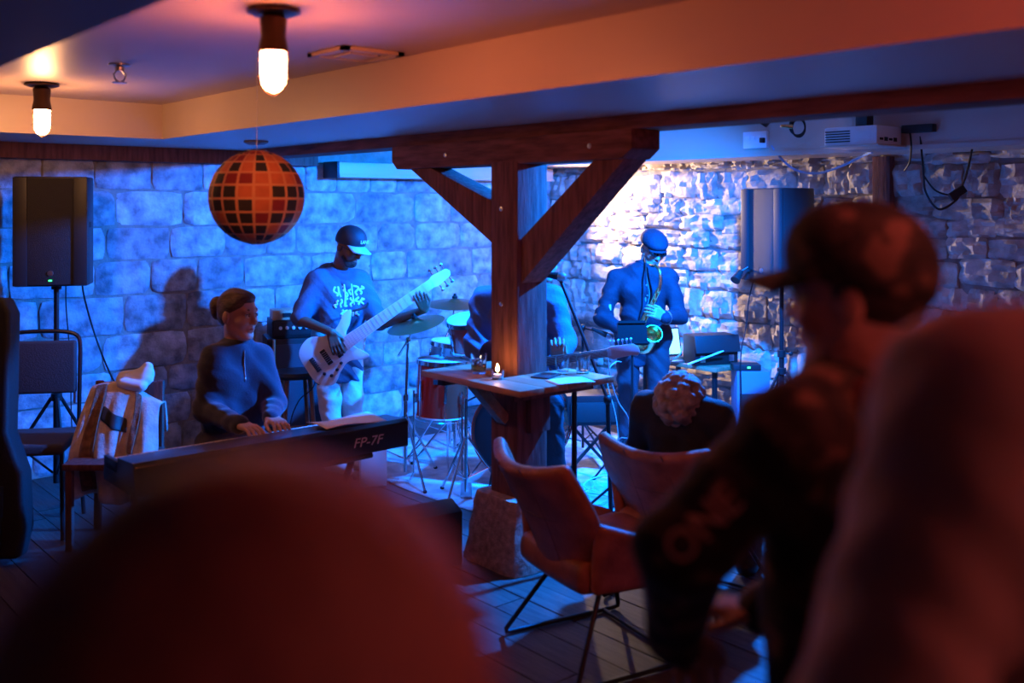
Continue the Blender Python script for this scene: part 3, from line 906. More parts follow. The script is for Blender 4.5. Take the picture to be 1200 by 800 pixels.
# ---------------------------------------------------------------- loudspeakers on stands
def speaker(c, yaw, w, h, dp, label, led=False, tilt=0.0):
    """front faces local -y; c = centre of the bottom"""
    t = thing('loudspeaker', c, label, 'speaker', 'stage loudspeakers')
    M_ = yawm(c, yaw)
    out = [(-w / 2, -dp / 2), (w / 2, -dp / 2), (w / 2 + 0.0, dp * 0.1), (w * 0.34, dp / 2), (-w * 0.34, dp / 2), (-w / 2, dp * 0.1)]
    MB(M_).prism(out, h).build('cabinet', SATINBLACK, t, bev=0.012)
    gr = MB(M_)
    gr.box((0, -dp / 2 - 0.006, h / 2), (w * 0.62, 0.014, h * 0.97)).build('grille', GRILLE, t, bev=0.004)
    for s in (-1, 1):
        MB(M_).box((s * w * 0.405, -dp / 2 - 0.010, h / 2), (w * 0.19, 0.02, h * 0.985)).build('bezel', SATINBLACK, t, bev=0.006)
        hd = MB(M_); hd.box((s * (w / 2 + 0.001), -dp * 0.15, h * 0.56), (0.006, 0.12, 0.035)); hd.build('handle', BLACK, t, bev=0.002)
    MB(M_).lathe([(0.0, 0.006), (0.016, 0.005), (0.018, 0.0)], (0, -dp / 2 - 0.012, h * 0.12), Vector((0, -1, 0)), 18).build('badge', STEEL, t)
    if led: MB(M_).box((0, -dp / 2 - 0.0145, h * 0.055), (0.018, 0.004, 0.008)).build('power_light', LEDGREEN, t, smooth=False)
    MB(M_).lathe([(0.0, 0), (0.03, 0), (0.03, -0.03), (0.0, -0.03)], (0, 0, 0), UP, 16).build('pole_socket', BLACK, t)
    return t
def speaker_stand(base, ztop, yaw, label, z1=0.75, spread=0.42):
    t = thing('speaker_stand', base, label, 'stand', 'tripod speaker stands')
    b = base
    MB().tube([b + UP * 0.1, b + UP * z1], 0.019, 12).build('lower_tube', BLACKMETAL, t)
    MB().tube([b + UP * (z1 - 0.1), b + UP * ztop], 0.016, 12).build('pole', BLACKMETAL, t)
    col = MB(); col.lathe([(0.019, 0), (0.03, 0.005), (0.03, 0.05), (0.019, 0.055)], b + UP * (z1 - 0.03), UP, 16); col.build('collar', BLACK, t)
    k = MB(); q = b + UP * z1; k.tube([q, q + cv(0.05, -0.02)], 0.006, 8); k.ell(q + cv(0.06, -0.02), (0.016, 0.016, 0.016)); k.build('clamp_knob', BLACK, t)
    hub = 0.62
    MB().lathe([(0.02, 0), (0.032, 0.004), (0.032, 0.045), (0.02, 0.05)], b + UP * (hub - 0.02), UP, 16).build('hub', BLACK, t)
    for i in range(3):
        a_ = yaw + i * 2 * math.pi / 3
        d_ = Vector((math.cos(a_), math.sin(a_), 0))
        MB().tube([b + d_ * 0.03 + UP * hub, b + d_ * spread + UP * 0.015], 0.011, 8).build('leg', BLACKMETAL, t)
        MB().tube([b + d_ * 0.02 + UP * 0.16, b + d_ * (spread * 0.52) + UP * (hub - (hub - 0.015) * 0.5)], 0.007, 6).build('brace', BLACKMETAL, t)
    return t
LS = at(66, 333, 6.1)
speaker(LS, math.radians(-26), 0.41, 0.655, 0.36, 'black loudspeaker with a green power light on a stand, keyboard side', True)
speaker_stand(Vector((LS.x, LS.y, 0)), LS.z - 0.03, 0.4, 'black tripod stand under the loudspeaker on the keyboard side')
RS = at(916, 329, 7.05)
speaker(RS, math.radians(-101), 0.40, 0.655, 0.36, 'black loudspeaker on a stand in front of the rubble wall')
speaker_stand(Vector((RS.x, RS.y, 0)), RS.z - 0.03, 0.9, 'black tripod stand under the loudspeaker by the rubble wall')

# small black clamp light hung by the rubble-wall speaker
p = at(868, 318, 7.0)
t = thing('clip_light', p, 'small black clip-on light hanging beside the rubble-wall loudspeaker', 'light')
MB().tube([p, p + cv(-0.05, -0.05, -0.06)], [0.02, 0.035], 14).build('shade', BLACK, t)
MB().tube([p, p + cv(0.05, 0.0, 0.03), RS + cv(-0.12, 0.05, 0.02)], 0.007, 8).build('arm', BLACK, t)

# ---------------------------------------------------------------- cables
def cable(name, pts, r, m, label, cat='cable', group=None, n=10):
    o = MB().tube(spline(pts, n), r, 6).build(name, m, None)
    tag(o, label, cat, group); return o
cable('speaker_cable', [LS + cv(0.1, 0.12, 0.1), at(98, 345, 6.3), at(112, 395, 6.4), at(130, 440, 6.3), at(150, 476, 6.1), at(152, 520, 6.0), floor_at(160, 5.9, 0.01)], 0.006, RUBBER, 'black cable hanging from the loudspeaker on the keyboard side')
cable('speaker_cable', [LS + cv(-0.02, 0.2, 0.2), at(77, 350, 6.35), at(82, 420, 6.4), at(84, 500, 6.35), floor_at(90, 6.3, 0.01)], 0.004, RUBBER, 'thin black cable running down beside the speaker pole on the keyboard side')
cable('speaker_cable', [RS + cv(-0.16, 0.1, 0.05), at(878, 350, 7.2), at(874, 385, 7.2), at(868, 425, 7.15), floor_at(872, 7.1, 0.01)], 0.005, RUBBER, 'black cable hanging beside the rubble-wall speaker stand')
cable('power_cable', [at(903, 166, 7.05), at(908, 176, 7.0), at(920, 190, 7.1), at(935, 200, 7.1), at(958, 203, 7.0), at(985, 195, 6.85), at(1008, 184, 6.7), at(1022, 178, 6.5)], 0.009, BLUECABLE, 'pale cable looping from the outlet to the projector')
cable('projector_cable', [at(1066, 152, 6.2), at(1068, 170, 6.15), at(1066, 190, 6.15), at(1060, 200, 6.2)], 0.006, RUBBER, 'short black cable hanging from the back of the projector')
cable('projector_cable', [at(1078, 150, 6.2), at(1082, 200, 6.15), at(1085, 225, 6.15), at(1100, 245, 6.15), at(1120, 235, 6.15), at(1126, 222, 6.15), at(1135, 195, 6.15), at(1146, 140, 6.2)], 0.007, RUBBER, 'long black cable loop hanging past the projector on the rubble wall')
cable('projector_cable', [at(1082, 205, 6.2), at(1095, 222, 6.18), at(1110, 228, 6.15), at(1124, 226, 6.15)], 0.006, RUBBER, 'black cable bight knotted to the long loop below the soffit')
p = at(1122, 226, 6.14)
tag(MB(frame(p, x=cv(0.8, 0.1, 0.5), z=cv(0, -1, 0.1))).box((0, 0, 0), (0.11, 0.05, 0.035)).build('power_adapter', BLACK, None, bev=0.006), 'black power adapter knotted in the hanging cable loop', 'adapter')

# outlet box on the soffit
p = Vector((SX - 0.014, 0, 0)); q = at(872, 163, 7.0)
yo = q.y
t = thing('outlet_box', Vector((SX - 0.015, yo, 2.2)), 'white power outlet box with plugs on the soffit face', 'outlet')
MB().box((SX - 0.018, yo, 2.262), (0.03, 0.2, 0.12)).build('box', WHITE, t, bev=0.005)
for k in range(3):
    MB().box((SX - 0.036, yo + 0.06 - 0.05 * k, 2.275), (0.012, 0.028, 0.03)).build('socket', PAPER, t, bev=0.002)
MB().box((SX - 0.045, yo - 0.075, 2.255), (0.035, 0.03, 0.035)).build('plug', BLACK, t, bev=0.004)

# projector under the soffit
pj = Vector((SX - 0.18, 3.33, 2.155))
t = thing('projector', pj, 'white projector with a louvred side mounted at the soffit', 'projector')
MB().box((pj.x, pj.y, pj.z + 0.075), (0.30, 0.36, 0.115)).build('case', WHITE, t, bev=0.012)
for k in range(5):
    MB().box((pj.x - 0.152, pj.y + 0.085, pj.z + 0.04 + 0.016 * k), (0.008, 0.17, 0.007)).build('louvre', SATINBLACK, t, smooth=False)
for k in range(4):
    MB().box((pj.x - 0.152, pj.y - 0.09, pj.z + 0.045 + 0.018 * k), (0.006, 0.1, 0.005)).build('vent_slot', WHITE, t, smooth=False)
for k in range(4):
    MB().box((pj.x - 0.1 + 0.055 * k, pj.y - 0.182, pj.z + 0.05), (0.034, 0.006, 0.014 + 0.01 * (k % 2))).build('port', BLACK, t, smooth=False)
MB().box((pj.x + 0.02, pj.y, pj.z + 0.18), (0.08, 0.08, 0.1)).build('mount', BLACKMETAL, t, bev=0.004)
MB().box((pj.x, pj.y, pj.z + 0.012), (0.34, 0.4, 0.012)).build('tray', PLASTER, t, bev=0.003)
p = at(1110, 154, 6.4)
tag(MB().box((SX - 0.03, p.y, p.z), (0.06, 0.2, 0.05)).build('media_box', SATINBLACK, None, bev=0.006), 'small black media box on the soffit beside the projector', 'box')

# vertical conduit and timber strip on the rubble wall
ps_ = Vector((X1 - 0.055, 4.05, 0))
tag(MB().box((X1 - 0.06, 3.56, 1.07), (0.07, 0.13, 2.13)).build('wall_post', TIMBER, None, bev=0.006), 'dark timber upright fixed to the rubble wall', 'post')

# ---------------------------------------------------------------- left side: stacked chair, bag, coat, gig bag
CF = mat('dark_grey_chair_fabric', (0.055, 0.05, 0.052), 0.85, bump=0.3, bscale=120)
p = floor_at(34, 5.52)
t = thing('stacking_chair', p, 'dark padded metal chair standing under the keyboard-side loudspeaker', 'chair')
M_ = yawm(p, math.radians(-30)) @ Matrix.Scale(1.08, 4)
MB(M_).box((0, 0, 0.45), (0.42, 0.42, 0.055)).build('seat', CF, t, bev=0.02, seg=3)
MB(M_).box((0, 0.21, 0.80), (0.36, 0.04, 0.28)).build('backrest', CF, t, bev=0.016, seg=3)
for s in (-1, 1):
    MB(M_).tube([(s * 0.21, -0.2, 0.0), (s * 0.2, -0.18, 0.44)], 0.011, 8).build('leg', BLACKMETAL, t)
    MB(M_).tube([(s * 0.21, 0.24, 0.0), (s * 0.2, 0.17, 0.43), (s * 0.195, 0.23, 0.9)], 0.011, 8).build('leg', BLACKMETAL, t)
MB(M_).tube(spline([(-0.195, 0.23, 0.9), (-0.18, 0.235, 0.96), (-0.1, 0.24, 0.985), (0.1, 0.24, 0.985), (0.18, 0.235, 0.96), (0.195, 0.23, 0.9)], 5), 0.011, 8).build('top_rail', BLACKMETAL, t)
# black padded instrument case leaning at the very edge
p = floor_at(-22, 5.0)
t = thing('instrument_case', p, 'tall black soft instrument case leaning beside the padded metal chair', 'case')
M_ = yawm(p, math.radians(-38)) @ Matrix.Rotation(math.radians(-7), 4, 'X')
out = [(-0.2, 0.0), (0.2, 0.0), (0.225, 0.15), (0.2, 0.42), (0.12, 0.62), (0.10, 1.22), (0.06, 1.30), (-0.06, 1.30), (-0.10, 1.22), (-0.12, 0.62), (-0.2, 0.42), (-0.225, 0.15)]
GIG = mat('black_nylon', (0.012, 0.012, 0.013), 0.7, bump=0.2, bscale=90)
MB(M_).prism(out, 0.14, Matrix(((1, 0, 0, 0), (0, 0, -1, 0.07), (0, 1, 0, 0.03), (0, 0, 0, 1)))).build('padded_shell', GIG, t, bev=0.025, seg=3)
MB(M_).prism([(-0.13, 0.06), (0.13, 0.06), (0.12, 0.36), (-0.12, 0.36)], 0.04, Matrix(((1, 0, 0, 0), (0, 0, -1, -0.065), (0, 1, 0, 0.03), (0, 0, 0, 1)))).build('pocket', GIG, t, bev=0.012)
MB(M_).tube(spline([(0, -0.08, 0.72), (0.03, -0.12, 0.76), (0.03, -0.12, 0.86), (0, -0.08, 0.9)], 6), 0.010, 8).build('handle', GIG, t)
# coat draped over a chair, with a pale bag on top
CO = mat('pale_wool_coat', (0.50, 0.42, 0.36), 0.9, var=0.25, vscale=14, bump=0.4, bscale=60, sheen=0.3)
p = floor_at(135, 5.35)
ch = thing('wooden_chair', p, 'plain chair hidden under a draped pale coat', 'chair')
M_ = yawm(p, -YAW)
MB(M_).box((0, 0, 0.44), (0.4, 0.4, 0.035)).build('seat', TIMBER, ch, bev=0.008)
for sx in (-1, 1):
    MB(M_).bar((sx * 0.17, -0.17, 0), (sx * 0.17, -0.17, 0.43), 0.035, 0.035, Vector((0, 1, 0))).build('leg', TIMBER, ch, bev=0.004)
    MB(M_).bar((sx * 0.17, 0.18, 0), (sx * 0.17, 0.21, 0.82), 0.035, 0.035, Vector((0, 1, 0))).build('leg', TIMBER, ch, bev=0.004)
MB(M_).box((0, 0.2, 0.76), (0.36, 0.022, 0.11)).build('backrest', TIMBER, ch, bev=0.006)
cs = 5.32 / FPX
co = thing('draped_coat', Vector((p.x, p.y, 0.2)), 'pale coat draped over a chair in front of the stone wall', 'coat')
F3 = (RGT, FWD, UP)
P = lambda x, y, d: at(x, y, d)
def coat(u, w):
    # over the chair back: w = 0 back hem, 0.35 ridge, 1 front hem
    x_ = lerp(-0.19, 0.19, u)
    ridge = 0.80 + 0.02 * math.sin(6 * u) - 0.13 * max(0, u - 0.62) ** 1.2 * 2.2
    if w < 0.35:
        t_ = w / 0.35; z_ = lerp(0.52, ridge, t_ ** 0.7); y_ = 0.27 - 0.035 * t_
    else:
        t_ = (w - 0.35) / 0.65; z_ = lerp(ridge, 0.22 + 0.03 * math.sin(9 * u), t_ ** 1.25); y_ = 0.16 - 0.24 * min(1, t_ * 1.5) + 0.05 * t_
    g_ = max(0, w - 0.35)
    y_ -= g_ * (0.07 * math.sin(15 * u + 2.5 * w) + 0.03 * math.sin(33 * u - 3 * w))
    x_ += g_ * (0.05 * math.sin(7 * w + 3 * u) + 0.10 * (u - 0.5))
    return M_ @ Vector((x_, y_, z_))
MB().grid(coat, 36, 30).build('cloth', CO, co, thick=0.016, sub=1)
FUR = mat('brown_coat_lining', (0.22, 0.12, 0.075), 0.95, var=0.3, vscale=30, bump=0.6, bscale=90)
for ua, ub, wa, wb in ((0.10, 0.26, 0.37, 0.98), (0.66, 0.75, 0.37, 0.75)):
    MB().grid(lambda u, w: coat(lerp(ua, ub, u) + 0.04 * math.sin(4 * w), lerp(wa, wb, w)) + M_.to_3x3() @ Vector((0, -0.022, 0.004)), 6, 20).build('lining', FUR, co, thick=0.008, sub=1)
DK = MB().grid(lambda u, w: coat(lerp(0.30, 0.62, u), lerp(0.52, 0.60, w) + 0.05 * u) + M_.to_3x3() @ Vector((0, -0.016, 0.002)), 10, 4).build('pocket_opening', BLACK, co, thick=0.004, sub=1)
pb = thing('folded_scarf', M_ @ Vector((0.03, 0.2, 0.78)), 'light folded scarf on top of the draped coat', 'scarf')
sdf_mesh('cloth', [cap(M_ @ Vector((-0.04, 0.2, 0.835)), M_ @ Vector((0.09, 0.2, 0.845)), 0.035, 0.05, 0.03), cap(M_ @ Vector((-0.02, 0.15, 0.81)), M_ @ Vector((0.08, 0.15, 0.80)), 0.03, 0.03, 0.02), cap(M_ @ Vector((0.08, 0.2, 0.85)), M_ @ Vector((0.10, 0.2, 0.90)), 0.035, 0.02, 0.03)], 0.006, mat('pale_scarf', (0.66, 0.68, 0.7), 0.9), pb, folds=0.006, ffreq=60)

# ---------------------------------------------------------------- bass amplifier corner
p = floor_at(356, 7.36)
yw = math.radians(-20)
M_ = yawm(p, yw)
t = thing('amplifier_cabinet', p, 'black bass cabinet behind the bass player', 'cabinet')
MB(M_).box((0, 0, 0.43), (0.56, 0.36, 0.82)).build('box', SATINBLACK, t, bev=0.012)
MB(M_).box((0, -0.185, 0.43), (0.5, 0.012, 0.74)).build('grille_cloth', mat('dark_blue_grille', (0.05, 0.055, 0.075), 0.7, bump=0.3, bscale=200), t, bev=0.003)
for sx in (-1, 1):
    for zz in (0.04, 0.82):
        MB(M_).box((sx * 0.262, -0.165, zz), (0.05, 0.05, 0.05)).build('corner', BLACK, t, bev=0.008)
for k in range(4):
    MB(M_).lathe([(0.0, 0), (0.025, 0), (0.02, 0.02), (0, 0.02)], (0.22 * (-1 if k % 2 else 1), 0.13 * (-1 if k < 2 else 1), 0.0), UP, 12).build('foot', RUBBER, t)
t = thing('bass_amplifier', p + UP * 0.84, 'black amplifier head with a row of pale knobs on the bass cabinet', 'amplifier')
MB(M_).box((0, 0, 0.905), (0.5, 0.3, 0.125)).build('case', BLACK, t, bev=0.008)
MB(M_).box((0, -0.153, 0.91), (0.47, 0.008, 0.095)).build('front_panel', SATINBLACK, t, bev=0.002)
for k in range(9):
    MB(M_).lathe([(0.0, 0.018), (0.011, 0.016), (0.013, 0.0)], (-0.19 + 0.046 * k, -0.156, 0.915), Vector((0, -1, 0)), 12).build('knob', WHITE, t)
for k in range(2):
    MB(M_).lathe([(0.0, 0), (0.018, 0), (0.016, 0.012), (0, 0.012)], (0.18 * (-1 if k else 1), 0.0, 0.8405), UP, 10).build('foot', RUBBER, t)
t = thing('wooden_box', M_ @ Vector((-0.12, 0, 0.968)), 'small pale wooden box on top of the amplifier head', 'box')
MB(M_).box((-0.14, -0.02, 1.003), (0.2, 0.18, 0.07)).build('case', mat('pale_wood_box', (0.5, 0.34, 0.2), 0.5, var=0.2, vscale=12), t, bev=0.005)
MB(M_).box((-0.14, -0.114, 1.003), (0.06, 0.006, 0.03)).build('label_plate', BLACK, t, smooth=False)
t = thing('effects_pouch', M_ @ Vector((0.12, 0, 0.968)), 'dark lumpy pouch on top of the amplifier head', 'pouch')
sdf_mesh('cloth', [cap(M_ @ Vector((0.06, 0, 1.01)), M_ @ Vector((0.2, 0.02, 1.012)), 0.045, 0.05, 0.02)], 0.007, GIG, t, folds=0.006, ffreq=60)
# stool with wooden legs in front of the cabinet
p = floor_at(347, 6.85)
t = thing('low_stool', p, 'low wooden stool between the keyboard player and the bass player', 'stool')
MB().lathe([(0.0, 0.0), (0.16, 0.0), (0.165, 0.02), (0.15, 0.04), (0.0, 0.045)], p + UP * 0.62, UP, 28).build('seat', mat('black_vinyl', (0.02, 0.02, 0.02), 0.4), t)
for k in range(4):
    a_ = k * math.pi / 2 + 0.5
    d_ = Vector((math.cos(a_), math.sin(a_), 0))
    MB().tube([p + d_ * 0.11 + UP * 0.62, p + d_ * 0.17 + UP * 0.0], [0.017, 0.014], 8).build('leg', mat('reddish_wood', (0.24, 0.11, 0.06), 0.5, var=0.2), t)
mb = MB()
for k in range(4):
    a_, b_ = k * math.pi / 2 + 0.5, (k + 1) * math.pi / 2 + 0.5
    mb.tube([p + Vector((math.cos(a_), math.sin(a_), 0)) * 0.145 + UP * 0.25, p + Vector((math.cos(b_), math.sin(b_), 0)) * 0.145 + UP * 0.25], 0.009, 6)
mb.build('stretcher', MATS['reddish_wood'], t)
cable('instrument_cable', [at(372, 437, 6.45), at(366, 455, 6.5), at(350, 470, 6.6), at(340, 500, 6.7), floor_at(345, 6.7, 0.008), floor_at(400, 6.2, 0.008), floor_at(430, 6.0, 0.008)], 0.004, RUBBER, 'thin black cable trailing from the bass to the floor')
p0 = at(321, 398, 6.35)
t = thing('cable_stand', Vector((p0.x, p0.y, 0)), 'thin reddish metal stand rod beside the amplifier', 'stand')
COPPER = mat('copper_rod', (0.42, 0.2, 0.12), 0.4, metal=0.8)
MB().tube([Vector((p0.x, p0.y, 0.01)), p0], 0.009, 8).build('rod', COPPER, t)
MB().lathe([(0.0, 0), (0.11, 0), (0.11, 0.012), (0.02, 0.02), (0.0, 0.02)], Vector((p0.x, p0.y, 0)), UP, 20).build('base', BLACKMETAL, t)
MB().ell(at(322, 435, 6.34), (0.018, 0.018, 0.018), None, 10, 8).build('clamp', STEEL, t)

# white box by the piano, stage monitor wedge
p = floor_at(437, 6.42)
t = thing('white_box', p, 'plain white cardboard box on the floor past the end of the piano', 'box')
M_ = yawm(p, math.radians(-27))
MB(M_).box((0, 0, 0.125), (0.165, 0.13, 0.25)).build('carton', CARD, t, bev=0.002)
MB(M_).box((0, -0.035, 0.2525), (0.16, 0.055, 0.003)).build('flap', CARD, t, smooth=False)
MB(M_).box((0, 0.035, 0.2525), (0.16, 0.055, 0.003)).build('flap', CARD, t, smooth=False)
p = floor_at(478, 5.0)
t = thing('floor_monitor', p, 'black wedge-shaped floor monitor lying left of the footing stone', 'speaker')
M_ = yawm(p, math.radians(-8))
MB(M_).prism([(-0.17, 0), (0.17, 0), (0.15, 0.11), (-0.06, 0.31), (-0.17, 0.27)], 0.44, Matrix(((0, 0, 1, -0.22), (1, 0, 0, 0), (0, 1, 0, 0.002), (0, 0, 0, 1)))).build('cabinet', SATINBLACK, t, bev=0.01)
dn = Vector((0, 0.20, 0.21)).normalized()
MB(M_).box(Vector((0, 0.049, 0.214)), (0.4, 0.25, 0.012), Matrix.Rotation(math.radians(-43.6), 3, 'X')).build('grille', GRILLE, t, bev=0.003)
MB(M_).box((0, -0.172, 0.14), (0.12, 0.01, 0.03)).build('handle', BLACK, t, bev=0.003)
FLATBLACK = mat('flat_black', (0.008, 0.008, 0.009), 0.9, spec=0.15)

# ---------------------------------------------------------------- drum kit
def tripod(mb_parent, base, hub, spread, r, yaw, m=CHROME, name='leg'):
    for i in range(3):
        a_ = yaw + i * 2 * math.pi / 3
        d_ = Vector((math.cos(a_), math.sin(a_), 0))
        MB().tube([base + d_ * 0.015 + UP * hub, base + d_ * spread + UP * 0.012], r, 8).build(name, m, mb_parent)
        MB().tube([base + d_ * 0.012 + UP * (hub * 0.35), base + d_ * spread * 0.5 + UP * (hub * 0.5)], r * 0.7, 6).build('brace', m, mb_parent)
        MB().ell(base + d_ * spread + UP * 0.012, (0.014, 0.014, 0.012), None, 8, 6).build('rubber_foot', RUBBER, mb_parent)

def drum(name, c, axis, r, h, label, cat='drum', lugs=8, head=DRUMHEAD, head2=None, shell=REDSHELL, hoop=CHROME, group='drum kit'):
    axis = axis.normalized()
    lowest = c
    t = thing(name, c, label, cat, group)
    MB().lathe([(r, 0.0), (r, h), (r - 0.008, h), (r - 0.008, 0.0), (r, 0.0)], c, axis, 40).build('shell', shell, t)
    MB().lathe([(0.0, h + 0.004), (r * 0.9, h + 0.004), (r + 0.004, h - 0.002), (r + 0.004, h - 0.012)], c, axis, 40).build('drum_head', head, t)
    MB().lathe([(0.0, -0.004), (r * 0.9, -0.004), (r + 0.004, 0.002), (r + 0.004, 0.012)], c, axis, 40).build('drum_head', head2 or head, t)
    for hh in (0.0, h):
        sgn = 1 if hh else -1
        MB().lathe([(r + 0.004, hh - 0.014), (r + 0.014, hh - 0.014), (r + 0.012, hh + sgn * 0.012), (r + 0.003, hh + sgn * 0.014), (r + 0.004, hh - 0.014)], c, axis, 40).build('hoop', hoop, t)
    x, y = perp(axis)
    for k in range(lugs):
        a_ = 2 * math.pi * (k + 0.5) / lugs
        d_ = x * math.cos(a_) + y * math.sin(a_)
        lg = MB().bar(c + d_ * (r + 0.008) + axis * (h * 0.32), c + d_ * (r + 0.008) + axis * (h * 0.68), 0.02, 0.016, d_).build('lug', CHROME, t, bev=0.003)
        MB().tube([c + d_ * (r + 0.011) + axis * 0.0, c + d_ * (r + 0.011) + axis * h], 0.003, 6).build('tension_rod', CHROME, t)
    return t

# kick drum behind the post, its front head to the audience
kc = at(604, 508, 6.35)
kax = cv(-0.25, -1.0, 0)
kick = drum('bass_drum', kc - kax.normalized() * 0.38, kax, 0.28, 0.38, 'red bass drum with a dark front head standing behind the post', head=DRUMBLACK, lugs=8, hoop=REDSHELL)
for s in (-1, 1):
    side = kax.cross(UP).normalized()
    MB().tube([kc + side * s * 0.2 + UP * -0.15 - kax.normalized() * 0.06, kc + side * s * 0.33 + UP * -(kc.z - 0.01) + kax.normalized() * 0.02], 0.007, 8).build('spur', CHROME, kick)
# red floor tom on a stand
fz = at(517, 487, 6.55)
ft = drum('floor_tom', fz, Vector((0.03, -0.02, 1)), 0.165, 0.36, 'deep red drum with chrome hoops and a badge left of the table', lugs=6)
for k in range(3):
    a_ = 0.7 + k * 2 * math.pi / 3
    d_ = Vector((math.cos(a_), math.sin(a_), 0))
    MB().tube([fz + d_ * 0.185 + UP * 0.18, fz + d_ * 0.185 + UP * -(fz.z - 0.06), fz + d_ * 0.21 + UP * -(fz.z - 0.012)], 0.007, 8).build('leg', CHROME, ft)
    MB().bar(fz + d_ * 0.178 + UP * 0.1, fz + d_ * 0.178 + UP * 0.16, 0.03, 0.024, d_).build('leg_bracket', CHROME, ft, bev=0.003)
bd = cv(-0.1, -1, 0).normalized()
MB().box(fz + bd * 0.168 + UP * 0.25, (0.045, 0.006, 0.03), Matrix.Rotation(-YAW, 3, 'Z')).build('badge', SATINBLACK, ft)
# snare drum above it, silver
sc = at(533, 424, 6.85)
sn = drum('snare_drum', sc, Vector((0.05, -0.05, 1)), 0.17, 0.13, 'shallow chrome snare drum behind the red floor tom', shell=STEEL, lugs=8)
# rack tom
rc = at(551, 408, 6.62)
rt = drum('rack_tom', rc, cv(-0.12, -0.25, 1), 0.125, 0.2, 'small red tom on the bass drum next to the seated guitarist', lugs=6)
MB().tube([rc + cv(0.05, 0.1, 0.05), at(575, 440, 6.6), at(590, 462, 6.6)], 0.011, 8).build('mounting_arm', CHROME, rt)
# snare stand
sb = Vector((sc.x, sc.y, 0))
t = thing('snare_stand', sb, 'chrome tripod basket stand under the snare drum', 'stand', 'chrome drum stands')
MB().tube([sb + UP * 0.1, sc - UP * 0.03], 0.012, 10).build('tube', CHROME, t)
tripod(t, sb, 0.36, 0.3, 0.008, 0.2)
for k in range(3):
    a_ = k * 2 * math.pi / 3
    d_ = Vector((math.cos(a_), math.sin(a_), 0))
    MB().tube([sc + UP * -0.05, sc + d_ * 0.17 + UP * -0.035, sc + d_ * 0.19 + UP * 0.0], 0.006, 6).build('basket_arm', CHROME, t)

def cymbal(c, nrm, r, label):
    t = thing('cymbal', c, label, 'cymbal', 'drum kit cymbals')
    MB().lathe([(0.006, 0.03), (0.02, 0.028), (0.042, 0.012), (0.055, 0.006), (r * 0.6, -0.004), (r, -0.016), (r * 0.6, -0.0065), (0.055, 0.0035), (0.04, 0.010), (0.02, 0.0255), (0.006, 0.0275)], c, nrm, 48).build('plate', BRONZE, t)
    MB().lathe([(0.0, 0.066), (0.010, 0.064), (0.012, 0.048), (0.02, 0.045), (0.02, 0.031), (0.0, 0.031)], c, nrm, 14).build('wing_nut', BLACK, t)
    return t
def cymbal_stand(c, nrm, joint, base, label, boom_tail=None, hub=0.42, spread=0.33, yaw=0.3):
    t = thing('cymbal_stand', base, label, 'stand', 'chrome drum stands')
    MB().tube([base + UP * 0.06, base + UP * 0.55], 0.014, 10).build('lower_tube', CHROME, t)
    MB().tube([base + UP * 0.5, joint], 0.010, 10).build('upper_tube', CHROME, t)
    MB().lathe([(0.014, 0), (0.02, 0.004), (0.02, 0.04), (0.014, 0.045)], base + UP * 0.52, UP, 12).build('collar', CHROME, t)
    MB().ell(joint, (0.02, 0.02, 0.024), None, 10, 8).build('tilter', CHROME, t)
    MB().tube([joint, c - nrm.normalized() * 0.0, c + nrm.normalized() * 0.04], 0.006, 8).build('rod', CHROME, t)
    if boom_tail is not None:
        MB().tube([joint, boom_tail], 0.008, 8).build('boom_tail', CHROME, t)
    tripod(t, base, hub, spread, 0.008, yaw)
    return t
n1_ = cv(-0.22, -0.18, 1).normalized()
c1 = at(487, 378, 6.45)
cymbal(c1, n1_, 0.19, 'tilted crash cymbal just under the bass headstock')
cymbal_stand(c1, n1_, at(478, 399, 6.5), floor_at(475, 6.5), 'chrome cymbal stand with a short rod poking down beside the bass player', at(467, 417, 6.42))
n2_ = cv(0.02, -0.12, 1).normalized()
c2 = at(533, 354, 7.2)
cymbal(c2, n2_, 0.2, 'flat ride cymbal beside the seated guitarist\'s shoulder')
cymbal_stand(c2, n2_, at(530, 377, 7.2), floor_at(527, 7.25), 'tall chrome cymbal stand with a long slanting boom behind the red drum', at(513, 418, 7.1), yaw=0.9)
# hi-hat style stand in front
hb = floor_at(546, 6.08)
t = thing('pedal_stand', hb, 'chrome tripod stand with crossed legs in front of the bass drum', 'stand', 'chrome drum stands')
MB().tube([hb + UP * 0.05, Vector((hb.x, hb.y, 0.62))], 0.011, 10).build('tube', CHROME, t)
tripod(t, hb, 0.38, 0.27, 0.008, 1.5)
MB().tube([Vector((hb.x, hb.y, 0.6)), at(562, 462, 6.15), at(568, 452, 6.2)], 0.009, 8).build('arm', CHROME, t)
MB(yawm(hb, 0.9)).box((0.1, 0, 0.03), (0.2, 0.07, 0.012), Matrix.Rotation(-0.15, 3, 'Y')).build('pedal', STEEL, t, bev=0.003)
# drum throne
tp = floor_at(575, 7.35)
t = thing('drum_throne', tp, 'round black drum stool behind the bass drum', 'stool')
MB().lathe([(0.0, 0.0), (0.14, 0.0), (0.16, 0.03), (0.155, 0.07), (0.1, 0.085), (0.0, 0.088)], tp + UP * 0.46, UP, 28).build('seat', MATS['black_vinyl'], t)
MB().tube([tp + UP * 0.08, tp + UP * 0.46], 0.013, 10).build('tube', CHROME, t)
tripod(t, tp, 0.32, 0.25, 0.009, 0.1)

